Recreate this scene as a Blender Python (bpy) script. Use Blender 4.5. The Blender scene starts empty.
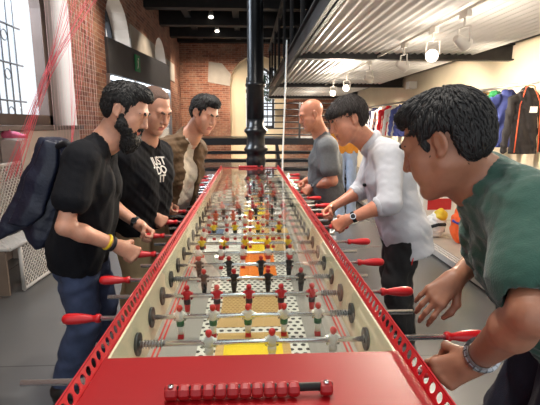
import bpy, bmesh, math, random
import numpy as np
from mathutils import Vector, Matrix
random.seed(7)
PI = math.pi
C = bpy.context.scene.collection
# ---------------------------------------------------------------- camera geometry
PITCH, YAW, FOC, CAMH = math.radians(10.3), math.radians(2.83), 425.0, 1.42
FW = np.array((math.sin(YAW)*math.cos(PITCH), math.cos(YAW)*math.cos(PITCH), -math.sin(PITCH)))
RT = np.array((math.cos(YAW), -math.sin(YAW), 0.0))
UP = np.cross(RT, FW)

def at(px, py, Y):
    """place seen along a sight line, at the real distance Y down the hall"""
    r = FW + (px-270)/FOC*RT + (202.5-py)/FOC*UP
    p = np.array((0, 0, CAMH)) + r*(Y/r[1])
    return p

def V(*a): return np.array(a, float)
def nrm(v):
    v = np.asarray(v, float); return v/np.linalg.norm(v)

# ---------------------------------------------------------------- materials
def lin(c):
    c = c/255.0
    return c/12.92 if c <= 0.04045 else ((c+0.055)/1.055)**2.4
def rgb(r, g, b): return (lin(r), lin(g), lin(b), 1.0)

class NT:
    def __init__(s, name):
        s.m = bpy.data.materials.new(name); s.m.use_nodes = True
        s.t = s.m.node_tree; s.n = s.t.nodes; s.b = s.n['Principled BSDF']
    def add(s, typ, **kw):
        n = s.n.new(typ)
        for k, v in kw.items():
            if k in n.inputs.keys(): n.inputs[k].default_value = v
            else: setattr(n, k, v)
        return n
    def link(s, a, b): s.t.links.new(a, b)
    def coord(s, kind='Object', scale=(1, 1, 1), rot=(0, 0, 0)):
        tc = s.add('ShaderNodeTexCoord'); mp = s.add('ShaderNodeMapping')
        mp.inputs['Scale'].default_value = scale; mp.inputs['Rotation'].default_value = rot
        s.link(tc.outputs[kind], mp.inputs['Vector']); return mp.outputs['Vector']

def mat(name, col, rough=0.5, metal=0.0, noise=0.0, nscale=20, bump=0.0, bscale=80, spec=0.5, coat=0.0, sheen=0.0, sss=0.0, stretch=(1, 1, 1)):
    t = NT(name); b = t.b
    b.inputs['Base Color'].default_value = col
    b.inputs['Roughness'].default_value = rough; b.inputs['Metallic'].default_value = metal
    b.inputs['Specular IOR Level'].default_value = spec
    b.inputs['Coat Weight'].default_value = coat; b.inputs['Coat Roughness'].default_value = 0.08
    b.inputs['Sheen Weight'].default_value = sheen
    if sss:
        b.inputs['Subsurface Weight'].default_value = sss
        b.inputs['Subsurface Radius'].default_value = (0.012, 0.005, 0.003)
        b.inputs['Subsurface Scale'].default_value = 1.0
    if noise or bump: v = t.coord('Object', stretch)
    if noise:
        n = t.add('ShaderNodeTexNoise', Scale=nscale, Detail=5.0); t.link(v, n.inputs['Vector'])
        r = t.add('ShaderNodeValToRGB')
        r.color_ramp.elements[0].position = 0.3; r.color_ramp.elements[1].position = 0.7
        c0 = [max(0, x*(1-noise)) for x in col[:3]]; c1 = [min(1, x*(1+noise)) for x in col[:3]]
        r.color_ramp.elements[0].color = (*c0, 1); r.color_ramp.elements[1].color = (*c1, 1)
        t.link(n.outputs['Fac'], r.inputs['Fac']); t.link(r.outputs['Color'], b.inputs['Base Color'])
    if bump:
        n2 = t.add('ShaderNodeTexNoise', Scale=bscale, Detail=4.0); t.link(v, n2.inputs['Vector'])
        bp = t.add('ShaderNodeBump', Strength=bump, Distance=0.01)
        t.link(n2.outputs['Fac'], bp.inputs['Height']); t.link(bp.outputs['Normal'], b.inputs['Normal'])
    return t.m

def brick_mat(name, axis, scale=1.0):
    """old hand-made brick; axis is the horizontal world axis of the wall"""
    t = NT(name); b = t.b
    tc = t.add('ShaderNodeTexCoord'); sp = t.add('ShaderNodeSeparateXYZ'); cb = t.add('ShaderNodeCombineXYZ')
    t.link(tc.outputs['Object'], sp.inputs[0]); t.link(sp.outputs[axis], cb.inputs[0]); t.link(sp.outputs[2], cb.inputs[1])
    br = t.add('ShaderNodeTexBrick'); br.inputs['Scale'].default_value = 1.0
    br.inputs['Brick Width'].default_value = 0.25*scale; br.inputs['Row Height'].default_value = 0.075*scale
    br.inputs['Mortar Size'].default_value = 0.008; br.inputs['Mortar Smooth'].default_value = 0.3
    br.inputs['Color1'].default_value = rgb(160, 102, 78); br.inputs['Color2'].default_value = rgb(112, 66, 52)
    br.inputs['Mortar'].default_value = rgb(158, 134, 118); br.inputs['Bias'].default_value = 0.0
    t.link(cb.outputs[0], br.inputs['Vector'])
    n = t.add('ShaderNodeTexNoise', Scale=1.6, Detail=7.0, Roughness=0.65); t.link(tc.outputs['Object'], n.inputs['Vector'])
    rp = t.add('ShaderNodeValToRGB'); rp.color_ramp.elements[0].position = 0.44; rp.color_ramp.elements[1].position = 0.72
    t.link(n.outputs['Fac'], rp.inputs['Fac'])
    mx = t.add('ShaderNodeMixRGB'); mx.inputs['Color2'].default_value = rgb(190, 160, 136)
    n2 = t.add('ShaderNodeTexNoise', Scale=14.0, Detail=5.0); t.link(tc.outputs['Object'], n2.inputs['Vector'])
    mm = t.add('ShaderNodeMath', operation='MULTIPLY'); t.link(rp.outputs['Color'], mm.inputs[0]); t.link(n2.outputs['Fac'], mm.inputs[1])
    t.link(mm.outputs[0], mx.inputs['Fac']); t.link(br.outputs['Color'], mx.inputs['Color1'])
    hs = t.add('ShaderNodeMixRGB', blend_type='OVERLAY'); hs.inputs['Fac'].default_value = 0.5
    t.link(mx.outputs['Color'], hs.inputs['Color1']); t.link(n2.outputs['Color'], hs.inputs['Color2'])
    bwn = t.add('ShaderNodeRGBToBW'); t.link(n2.outputs['Color'], bwn.inputs[0]); t.link(bwn.outputs[0], hs.inputs['Color2'])
    t.link(hs.outputs['Color'], b.inputs['Base Color'])
    bp = t.add('ShaderNodeBump', Strength=0.5, Distance=0.01); bp.invert = True
    t.link(br.outputs['Fac'], bp.inputs['Height']); t.link(bp.outputs['Normal'], b.inputs['Normal'])
    b.inputs['Roughness'].default_value = 0.9
    return t.m

def emit_mat(name, col, strength):
    t = NT(name); t.b.inputs['Base Color'].default_value = col
    t.b.inputs['Emission Color'].default_value = col; t.b.inputs['Emission Strength'].default_value = strength
    return t.m

def glass_mat(name, tint=(1, 1, 1, 1), fac_scale=1.0, rough=0.0, alpha_tint=None):
    """thin pane: see-through with a Fresnel mirror sheen"""
    t = NT(name); t.n.remove(t.b)
    out = [n for n in t.n if n.type == 'OUTPUT_MATERIAL'][0]
    tr = t.add('ShaderNodeBsdfTransparent'); tr.inputs['Color'].default_value = tint
    gl = t.add('ShaderNodeBsdfGlossy'); gl.inputs['Roughness'].default_value = rough
    lw = t.add('ShaderNodeLayerWeight'); pw = t.add('ShaderNodeMath', operation='POWER'); pw.inputs[1].default_value = 5.0; t.link(lw.outputs['Facing'], pw.inputs[0])
    fr = t.add('ShaderNodeMath', operation='MULTIPLY_ADD'); fr.inputs[1].default_value = .96; fr.inputs[2].default_value = .04; t.link(pw.outputs[0], fr.inputs[0])
    mu = t.add('ShaderNodeMath', operation='MULTIPLY', use_clamp=True); mu.inputs[1].default_value = fac_scale
    mx = t.add('ShaderNodeMixShader')
    t.link(fr.outputs[0], mu.inputs[0]); t.link(mu.outputs[0], mx.inputs['Fac'])
    t.link(tr.outputs[0], mx.inputs[1]); t.link(gl.outputs[0], mx.inputs[2]); t.link(mx.outputs[0], out.inputs['Surface'])
    return t.m

# ---------------------------------------------------------------- mesh building
class MB:
    def __init__(s): s.v = []; s.f = []; s.mi = []; s.sm = []
    def add(s, vs, fs, mi=0, smooth=False):
        o = len(s.v); s.v += [tuple(map(float, p)) for p in vs]
        for f in fs: s.f.append([i+o for i in f]); s.mi.append(mi); s.sm.append(smooth)
        return s
    def box(s, x0, y0, z0, x1, y1, z1, mi=0):
        vs = [(x, y, z) for z in (z0, z1) for y in (y0, y1) for x in (x0, x1)]
        return s.add(vs, [(0, 2, 3, 1), (4, 5, 7, 6), (0, 1, 5, 4), (2, 6, 7, 3), (0, 4, 6, 2), (1, 3, 7, 5)], mi)
    def hexa(s, p, mi=0):
        """8 corners: bottom four in order, then top four"""
        return s.add(p, [(3, 2, 1, 0), (4, 5, 6, 7), (0, 1, 5, 4), (1, 2, 6, 5), (2, 3, 7, 6), (3, 0, 4, 7)], mi)
    def beam(s, a, b, w, h, mi=0, up=(0, 0, 1)):
        a, b = V(*a), V(*b); d = nrm(b-a); up = V(*up)
        if abs(np.dot(d, up)) > 0.98: up = V(0, 1, 0)
        sd = nrm(np.cross(d, up)); u = np.cross(sd, d)
        p = [a-sd*w/2-u*h/2, a+sd*w/2-u*h/2, b+sd*w/2-u*h/2, b-sd*w/2-u*h/2]
        return s.hexa(p+[q+u*h for q in p], mi)
    def tube(s, pts, r, n=8, mi=0, cap=True, smooth=True):
        pts = [V(*p) for p in pts]; rs = r if hasattr(r, '__len__') else [r]*len(pts)
        vs, fs = [], []; pu = None
        for i, p in enumerate(pts):
            d = nrm(pts[min(i+1, len(pts)-1)]-pts[max(i-1, 0)])
            if pu is None: pu = V(0, 0, 1) if abs(d[2]) < 0.9 else V(1, 0, 0)
            sd = nrm(np.cross(d, pu)); u = np.cross(sd, d); pu = u
            for k in range(n):
                t = 2*PI*k/n; vs.append(p+rs[i]*(math.cos(t)*sd+math.sin(t)*u))
        for i in range(len(pts)-1):
            for k in range(n):
                a, b = i*n+k, i*n+(k+1) % n; fs.append((a, b, b+n, a+n))
        s.add(vs, fs, mi, smooth)
        if cap:
            o = len(s.v)-len(vs)
            s.f.append([o+k for k in range(n)][::-1]); s.mi.append(mi); s.sm.append(False)
            s.f.append([o+(len(pts)-1)*n+k for k in range(n)]); s.mi.append(mi); s.sm.append(False)
        return s
    def lathe(s, prof, c=(0, 0, 0), n=20, mi=0, sx=1, sy=1, smooth=True, axis='z'):
        vs, fs = [], []
        for r, z in prof:
            for k in range(n):
                t = 2*PI*k/n; q = (r*sx*math.cos(t), r*sy*math.sin(t), z)
                if axis == 'x': q = (q[2], q[0], q[1])
                if axis == 'y': q = (q[1], q[2], q[0])
                vs.append((c[0]+q[0], c[1]+q[1], c[2]+q[2]))
        for i in range(len(prof)-1):
            for k in range(n):
                a, b = i*n+k, i*n+(k+1) % n; fs.append((a, b, b+n, a+n))
        fs.append(tuple(range(n))[::-1]); m = (len(prof)-1)*n; fs.append(tuple(m+k for k in range(n)))
        return s.add(vs, fs, mi, smooth)
    def sphere(s, c, r, n=12, m=8, mi=0, sc=(1, 1, 1)):
        vs, fs = [(c[0], c[1], c[2]-r*sc[2])], []
        for i in range(1, m):
            t = PI*i/m
            for k in range(n):
                p = 2*PI*k/n; vs.append((c[0]+r*sc[0]*math.sin(t)*math.cos(p), c[1]+r*sc[1]*math.sin(t)*math.sin(p), c[2]-r*sc[2]*math.cos(t)))
        vs.append((c[0], c[1], c[2]+r*sc[2])); L = len(vs)-1
        for k in range(n):
            fs.append((0, 1+(k+1) % n, 1+k)); fs.append((L, L-n+k, L-n+(k+1) % n))
        for i in range(m-2):
            for k in range(n):
                a, b = 1+i*n+k, 1+i*n+(k+1) % n; fs.append((a, b, b+n, a+n))
        return s.add(vs, fs, mi, True)
    def prism(s, poly, y0, y1, mi=0, axis='y'):
        """extrude a 2-D outline (u,w) along an axis"""
        n = len(poly); vs = []
        for y in (y0, y1):
            for u, w in poly:
                vs.append({'y': (u, y, w), 'x': (y, u, w), 'z': (u, w, y)}[axis])
        fs = [tuple(range(n)), tuple(range(2*n-1, n-1, -1))]+[(k, k+n, (k+1) % n+n, (k+1) % n) for k in range(n)]
        return s.add(vs, fs, mi)
    def build(s, name, mats, parent=None, fixn=True, bevel=0, local=False):
        me = bpy.data.meshes.new(name)
        off = V(0, 0, 0) if (parent is None or local) else wloc(parent)
        me.from_pydata([tuple(V(*p)-off) for p in s.v], [], s.f)
        for m in (mats if isinstance(mats, (list, tuple)) else [mats]): me.materials.append(m)
        me.polygons.foreach_set('material_index', s.mi); me.polygons.foreach_set('use_smooth', s.sm)
        if fixn:
            bm = bmesh.new(); bm.from_mesh(me); bmesh.ops.recalc_face_normals(bm, faces=bm.faces); bm.to_mesh(me); bm.free()
        me.update()
        o = bpy.data.objects.new(name, me); C.objects.link(o)
        if parent is not None: o.parent = parent
        if bevel:
            b = o.modifiers.new('bevel', 'BEVEL'); b.width = bevel; b.segments = 2; b.limit_method = 'ANGLE'
        return o

def wloc(o):
    p = V(0, 0, 0)
    while o is not None: p = p+V(*o.location); o = o.parent
    return p

def tag(o, label=None, cat=None, group=None, kind=None):
    if label: o['label'] = label
    if cat: o['category'] = cat
    if group: o['group'] = group
    if kind: o['kind'] = kind
    return o
def thing(name, label, cat, loc=(0, 0, 0), group=None):
    o = bpy.data.objects.new(name, None); C.objects.link(o); o.location = tuple(map(float, loc)); o.empty_display_size = 0.1
    return tag(o, label, cat, group)
def struct(o): o['kind'] = 'structure'; return o
def copy_tree(o, parent=None):
    c = o.copy(); C.objects.link(c)
    if parent is not None: c.parent = parent
    for ch in list(o.children): copy_tree(ch, c)
    return c

# ---------------------------------------------------------------- implicit surfaces (soft bodies, cloth, hair)
class Field:
    def __init__(s): s.p = []; s.fine = []
    def cone(s, a, b, ra, rb, k=0.02, op='u'):
        a, b = V(*a), V(*b); m = max(ra, rb)
        lo, hi = np.minimum(a, b)-m, np.maximum(a, b)+m
        ab = b-a; L2 = max(float(ab@ab), 1e-12)
        def fn(x, y, z):
            t = np.clip(((x-a[0])*ab[0]+(y-a[1])*ab[1]+(z-a[2])*ab[2])/L2, 0, 1)
            return np.sqrt((x-a[0]-t*ab[0])**2+(y-a[1]-t*ab[1])**2+(z-a[2]-t*ab[2])**2)-(ra+(rb-ra)*t)
        s.p.append((fn, lo, hi, k, op)); return s
    def chain(s, pts, rs, k=0.02):
        for i in range(len(pts)-1): s.cone(pts[i], pts[i+1], rs[i], rs[i+1], k)
        return s
    def ball(s, c, r, k=0.015, op='u'): return s.cone(c, c, r, r, k, op)
    def ell(s, c, r, R=None, k=0.02, op='u'):
        c = V(*c); r = V(*r); R = np.eye(3) if R is None else R      # columns of R = local axes
        m = np.abs(R)@r
        def fn(x, y, z):
            dx, dy, dz = x-c[0], y-c[1], z-c[2]
            u = [R[0, i]*dx+R[1, i]*dy+R[2, i]*dz for i in range(3)]
            k0 = np.sqrt(sum((u[i]/r[i])**2 for i in range(3))); k1 = np.sqrt(sum((u[i]/r[i]**2)**2 for i in range(3)))+1e-9
            return k0*(k0-1)/k1
        s.p.append((fn, c-m, c+m, k, op)); return s
    def custom(s, fn, lo, hi, k=0.0, op='u'): s.p.append((fn, V(*lo), V(*hi), k, op)); return s
    def cut(s, point, normal, k=0.004):
        """remove everything on the normal's side of a plane"""
        p, n = V(*point), nrm(normal)
        s.p.append((lambda x, y, z: -((x-p[0])*n[0]+(y-p[1])*n[1]+(z-p[2])*n[2]), None, None, k, 's')); return s
    def warp(s, fn): s.p.append((fn, None, None, 0, 'w')); return s
    def mesh(s, h=0.008, hf=None):
        us = [q for q in s.p if q[4] == 'u']; pad = 0.045
        lo = np.min([q[1] for q in us], 0)-0.03; hi = np.max([q[2] for q in us], 0)+0.03
        ax = []
        for i in range(3):
            x = lo[i]; c = [x]
            while x < hi[i]:
                st = h
                if hf:
                    for (flo, fhi) in s.fine:
                        if flo[i]-h <= x <= fhi[i]: st = hf
                x += st; c.append(x)
            ax.append(np.array(c, np.float32))
        X, Y, Z = ax
        F = np.full((len(X), len(Y), len(Z)), 0.5, np.float32)
        for fn, l, u, k, op in s.p:
            if l is None: sl = [slice(0, len(a)) for a in ax]
            else:
                mg = max(pad, k+0.01)
                sl = [slice(max(0, int(np.searchsorted(a, l[i]-mg))-1), int(np.searchsorted(a, u[i]+mg))+1) for i, a in enumerate(ax)]
            x, y, z = X[sl[0]][:, None, None], Y[sl[1]][None, :, None], Z[sl[2]][None, None, :]
            if x.size*y.size*z.size == 0: continue
            S = F[sl[0], sl[1], sl[2]]
            if op == 'w': F[sl[0], sl[1], sl[2]] = S+fn(x, y, z); continue
            d = fn(x, y, z).astype(np.float32)
            if op == 'u':
                if k > 0:
                    hh = np.maximum(k-np.abs(S-d), 0)/k; F[sl[0], sl[1], sl[2]] = np.minimum(S, d)-hh*hh*k*0.25
                else: F[sl[0], sl[1], sl[2]] = np.minimum(S, d)
            else:
                d = -d; kk = max(k, 1e-4)
                hh = np.maximum(kk-np.abs(S-d), 0)/kk; F[sl[0], sl[1], sl[2]] = np.maximum(S, d)+hh*hh*kk*0.25
        return nets(F, X, Y, Z)
    def build(s, name, mats, parent, h=0.008, hf=None, matfn=None):
        v, q = s.mesh(h, hf)
        v = v-wloc(parent)
        me = bpy.data.meshes.new(name)
        me.vertices.add(len(v)); me.vertices.foreach_set('co', v.astype(np.float32).ravel())
        me.loops.add(4*len(q)); me.loops.foreach_set('vertex_index', q.astype(np.int32).ravel())
        me.polygons.add(len(q)); me.polygons.foreach_set('loop_start', np.arange(0, 4*len(q), 4, dtype=np.int32))
        me.polygons.foreach_set('use_smooth', np.ones(len(q), bool))
        mats = mats if isinstance(mats, (list, tuple)) else [mats]
        for m in mats: me.materials.append(m)
        if matfn is not None:
            cen = v[q].mean(1)+wloc(parent); me.polygons.foreach_set('material_index', matfn(cen).astype(np.int32))
        me.update(calc_edges=True); me.validate()
        o = bpy.data.objects.new(name, me); C.objects.link(o); o.parent = parent
        return o

def nets(F, X, Y, Z):
    I = F < 0
    nx, ny, nz = F.shape
    cnt = np.zeros((nx-1, ny-1, nz-1), np.int8)
    for a in (0, 1):
        for b in (0, 1):
            for c in (0, 1): cnt += I[a:nx-1+a, b:ny-1+b, c:nz-1+c]
    ci, cj, ck = np.nonzero((cnt > 0) & (cnt < 8))
    idx = np.full(cnt.shape, -1, np.int32); idx[ci, cj, ck] = np.arange(len(ci))
    acc = np.zeros((len(ci), 3)); num = np.zeros(len(ci))
    cs = [(a, b, c) for a in (0, 1) for b in (0, 1) for c in (0, 1)]
    for p in cs:
        for ax in range(3):
            if p[ax] == 1: continue
            q = list(p); q[ax] = 1
            f0 = F[ci+p[0], cj+p[1], ck+p[2]]; f1 = F[ci+q[0], cj+q[1], ck+q[2]]
            m = (f0 < 0) != (f1 < 0)
            t = np.where(m, f0/np.where(f0-f1 == 0, 1, f0-f1), 0)
            P0 = np.stack([X[ci+p[0]], Y[cj+p[1]], Z[ck+p[2]]], 1); P1 = np.stack([X[ci+q[0]], Y[cj+q[1]], Z[ck+q[2]]], 1)
            acc += (P0+(P1-P0)*t[:, None])*m[:, None]; num += m
    v = acc/num[:, None]
    quads = []
    for ax in range(3):
        sl0 = [slice(1, n-1) for n in (nx, ny, nz)]; sl1 = list(sl0)
        sl0[ax] = slice(0, (nx, ny, nz)[ax]-1); sl1[ax] = slice(1, (nx, ny, nz)[ax])
        A, B = I[tuple(sl0)], I[tuple(sl1)]
        e = np.nonzero(A != B); g = [e[i]+(0 if i == ax else 1) for i in range(3)]
        u, w = [(1, 2), (2, 0), (0, 1)][ax]
        def cell(du, dw):
            h = [g[0].copy(), g[1].copy(), g[2].copy()]; h[u] -= du; h[w] -= dw
            return idx[h[0], h[1], h[2]]
        qd = np.stack([cell(1, 1), cell(0, 1), cell(0, 0), cell(1, 0)], 1)
        fl = ~A[e]                                  # outside -> inside along the axis: flip
        qd[fl] = qd[fl][:, ::-1]; quads.append(qd)
    q = np.concatenate(quads); q = q[(q >= 0).all(1)]
    return v, q

def ripple(freq, amp, seed=0):
    r = np.random.RandomState(seed); ks = [r.normal(size=3)*freq for _ in range(5)]; ph = r.uniform(0, 6, 5)
    def fn(x, y, z):
        w = 0
        for i in range(0, 4, 2):
            a = np.sin(ks[i][0]*x+ks[i][1]*y+ks[i][2]*z+ph[i])
            w = w+np.sin(ks[i+1][0]*x+ks[i+1][1]*y+ks[i+1][2]*z+ph[i+1]+1.6*a)
        return (amp*0.5*w).astype(np.float32)
    return fn
# ---------------------------------------------------------------- people
def frame(f, roll=0.0):
    f = nrm(f); u = V(0, 0, 1); u = nrm(u-f*(u@f)); r = np.cross(f, u)
    if roll:
        c, s = math.cos(roll), math.sin(roll); r, u = c*r+s*u, -s*r+c*u
    return np.stack([r, f, u], 1)                 # columns: right, forward, up

def head_prims(F, c, R, s, nose=1.0):
    H = lambda x, y, z: c+R@(V(x, y, z)*s)
    E = lambda p, r, k=0.02, op='u': F.ell(H(*p), V(*r)*s, R, k*s, op)
    E((0, -.015, .03), (.075, .097, .086), .0)
    E((0, .028, -.03), (.060, .062, .085), .03)
    for q in (-1, 1):
        F.cone(H(q*.052, .005, -.055), H(q*.016, .066, -.108), .020*s, .016*s, .035*s)
        F.ball(H(q*.043, .056, -.030), .020*s, .03*s)                    # cheekbone
        F.ball(H(q*.030, .062, -.062), .022*s, .03*s)
    F.ball(H(0, .077, -.107), .017*s, .022*s)                           # chin
    F.cone(H(-.034, .077, .020), H(.034, .077, .020), .0135*s, .0135*s, .018*s)   # brow ridge
    for q in (-1, 1): F.ball(H(q*.031, .097, .0), .0135*s, .012*s, 's')   # eye sockets
    for q in (-1, 1): F.ball(H(q*.031, .0745, .0035), .0136*s, .005*s)     # upper lids
    for q in (-1, 1): F.ball(H(q*.031, .0735, -.0065), .0128*s, .005*s)
    F.cone(H(0, .086, .012), H(0, .108*nose, -.033), .0085*s, .0105*s, .012*s)
    for q in (-1, 1): F.ball(H(q*.0125, .094, -.038), .0085*s, .008*s)
    F.cone(H(-.020, .081, -.069), H(0, .0895, -.0645), .0052*s, .0066*s, .008*s).cone(H(.020, .081, -.069), H(0, .0895, -.0645), .0052*s, .0066*s, .008*s)
    F.cone(H(-.016, .081, -.078), H(.016, .081, -.078), .0075*s, .0075*s, .008*s)
    F.cone(H(-.022, .096, -.0725), H(.022, .096, -.0725), .0042*s, .0042*s, .004*s, 's')
    for q in (-1, 1):                                                  # ears
        Re = R@np.array(Matrix.Rotation(q*0.35, 3, 'Z'))
        F.ell(H(q*.079, -.012, -.006), V(.008, .018, .029)*s, Re, .008*s)
        F.ell(H(q*.088, -.009, -.005), V(.006, .010, .018)*s, Re, .006*s, 's')
        F.ball(H(q*.076, -.002, -.031), .008*s, .008*s)
    return H

def fingers(F, W, d, n, side, s=1.0, curl=(0.9, 1.3, 0.8), tcurl=0.6, spread=0.06):
    """palm, four unequal jointed fingers and a thumb; n is where the palm faces"""
    d = nrm(d); n = nrm(n-d*(n@d)); t = np.cross(d, n)*(1 if side == 'R' else -1)      # thumb side
    rot = lambda a: math.cos(a)*d+math.sin(a)*n
    F.cone(W, W+d*.03*s, .024*s, .024*s, .02)
    kn = []
    for i, (o, L, fl) in enumerate([(.031, .090, (.043, .026, .021)), (.0105, .094, (.047, .030, .022)), (-.0105, .089, (.043, .027, .021)), (-.030, .081, (.034, .021, .019))]):
        K = W+(d*L+t*o)*s; kn.append(K)
        F.cone(W+(d*.012+t*o*.55)*s, K, .0145*s, .0105*s, .018)
        c0 = curl[0]*(1+0.08*i); a = 0; p = K
        for j, l in enumerate(fl):
            a += (c0, curl[1], curl[2])[j]
            dr = nrm(rot(a)+t*(0.5-i/3.0)*2*spread*(1 if j == 0 else 0.3))
            q = p+dr*l*s
            F.cone(p, q, (.0092, .0082, .0074)[j]*s*(1, 1, .97, .88)[i], (.0082, .0074, .0062)[j]*s*(1, 1, .97, .88)[i], .005 if j else .009); p = q
    b = W+(d*.022+t*.026+n*.006)*s
    e1 = b+nrm(d*.62+t*.62+n*(.35+.2*tcurl))*.042*s
    e2 = e1+nrm(d*(.8-.3*tcurl)+t*(.25-.7*tcurl)+n*(.3+.5*tcurl))*.033*s
    e3 = e2+nrm(d*(.7-.5*tcurl)+t*(.05-.9*tcurl)+n*(.3+.4*tcurl))*.026*s
    F.chain([b, e1, e2, e3], [.0145*s, .0115*s, .0098*s, .0078*s], .008)

def add_locks(o, s, crown, n, ln, flow):
    """short tapering tufts lying along the surface of the hair"""
    me = o.data; off = wloc(s.root); nv = len(me.vertices)
    co = np.zeros(nv*3, np.float32); me.vertices.foreach_get('co', co); co = co.reshape(-1, 3)+off
    no = np.zeros(nv*3, np.float32); me.vertex_normals.foreach_get('vector', no); no = no.reshape(-1, 3)
    rs = np.random.RandomState(n); ids = rs.choice(nv, min(n, nv), False)
    bm = bmesh.new(); bm.from_mesh(me)
    for i in ids:
        p, q = co[i].astype(float), no[i].astype(float); f = (p-crown) if flow is None else flow
        if (p-s.hc)@s.R[:, 2] < -.09*s.hs and flow is None: continue
        f = f-q*(f@q)
        if np.linalg.norm(f) < 1e-4: continue
        f = nrm(nrm(f)+rs.normal(0, .28, 3)); f = nrm(f-q*(f@q)); sd = np.cross(f, q)
        L = ln*rs.uniform(.6, 1.2); r = .0026*rs.uniform(.7, 1.2)
        pts = [(p-f*L*.35-q*.0015, .2*r), (p+q*.0008, r), (p+f*L*.4+q*.0012, .8*r), (p+f*L*.75+q*.0006-q*.02*L, .1*r)]
        rings = [[bm.verts.new(tuple(c+sd*w*1.5*math.cos(t)+q*w*math.sin(t)-off)) for t in (0, PI/2, PI, 1.5*PI)] for c, w in pts]
        for a, b in zip(rings, rings[1:]):
            for k in range(4): bm.faces.new((a[k], a[(k+1) % 4], b[(k+1) % 4], b[k])).smooth = True
    bm.to_mesh(me); bm.free()

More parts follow.
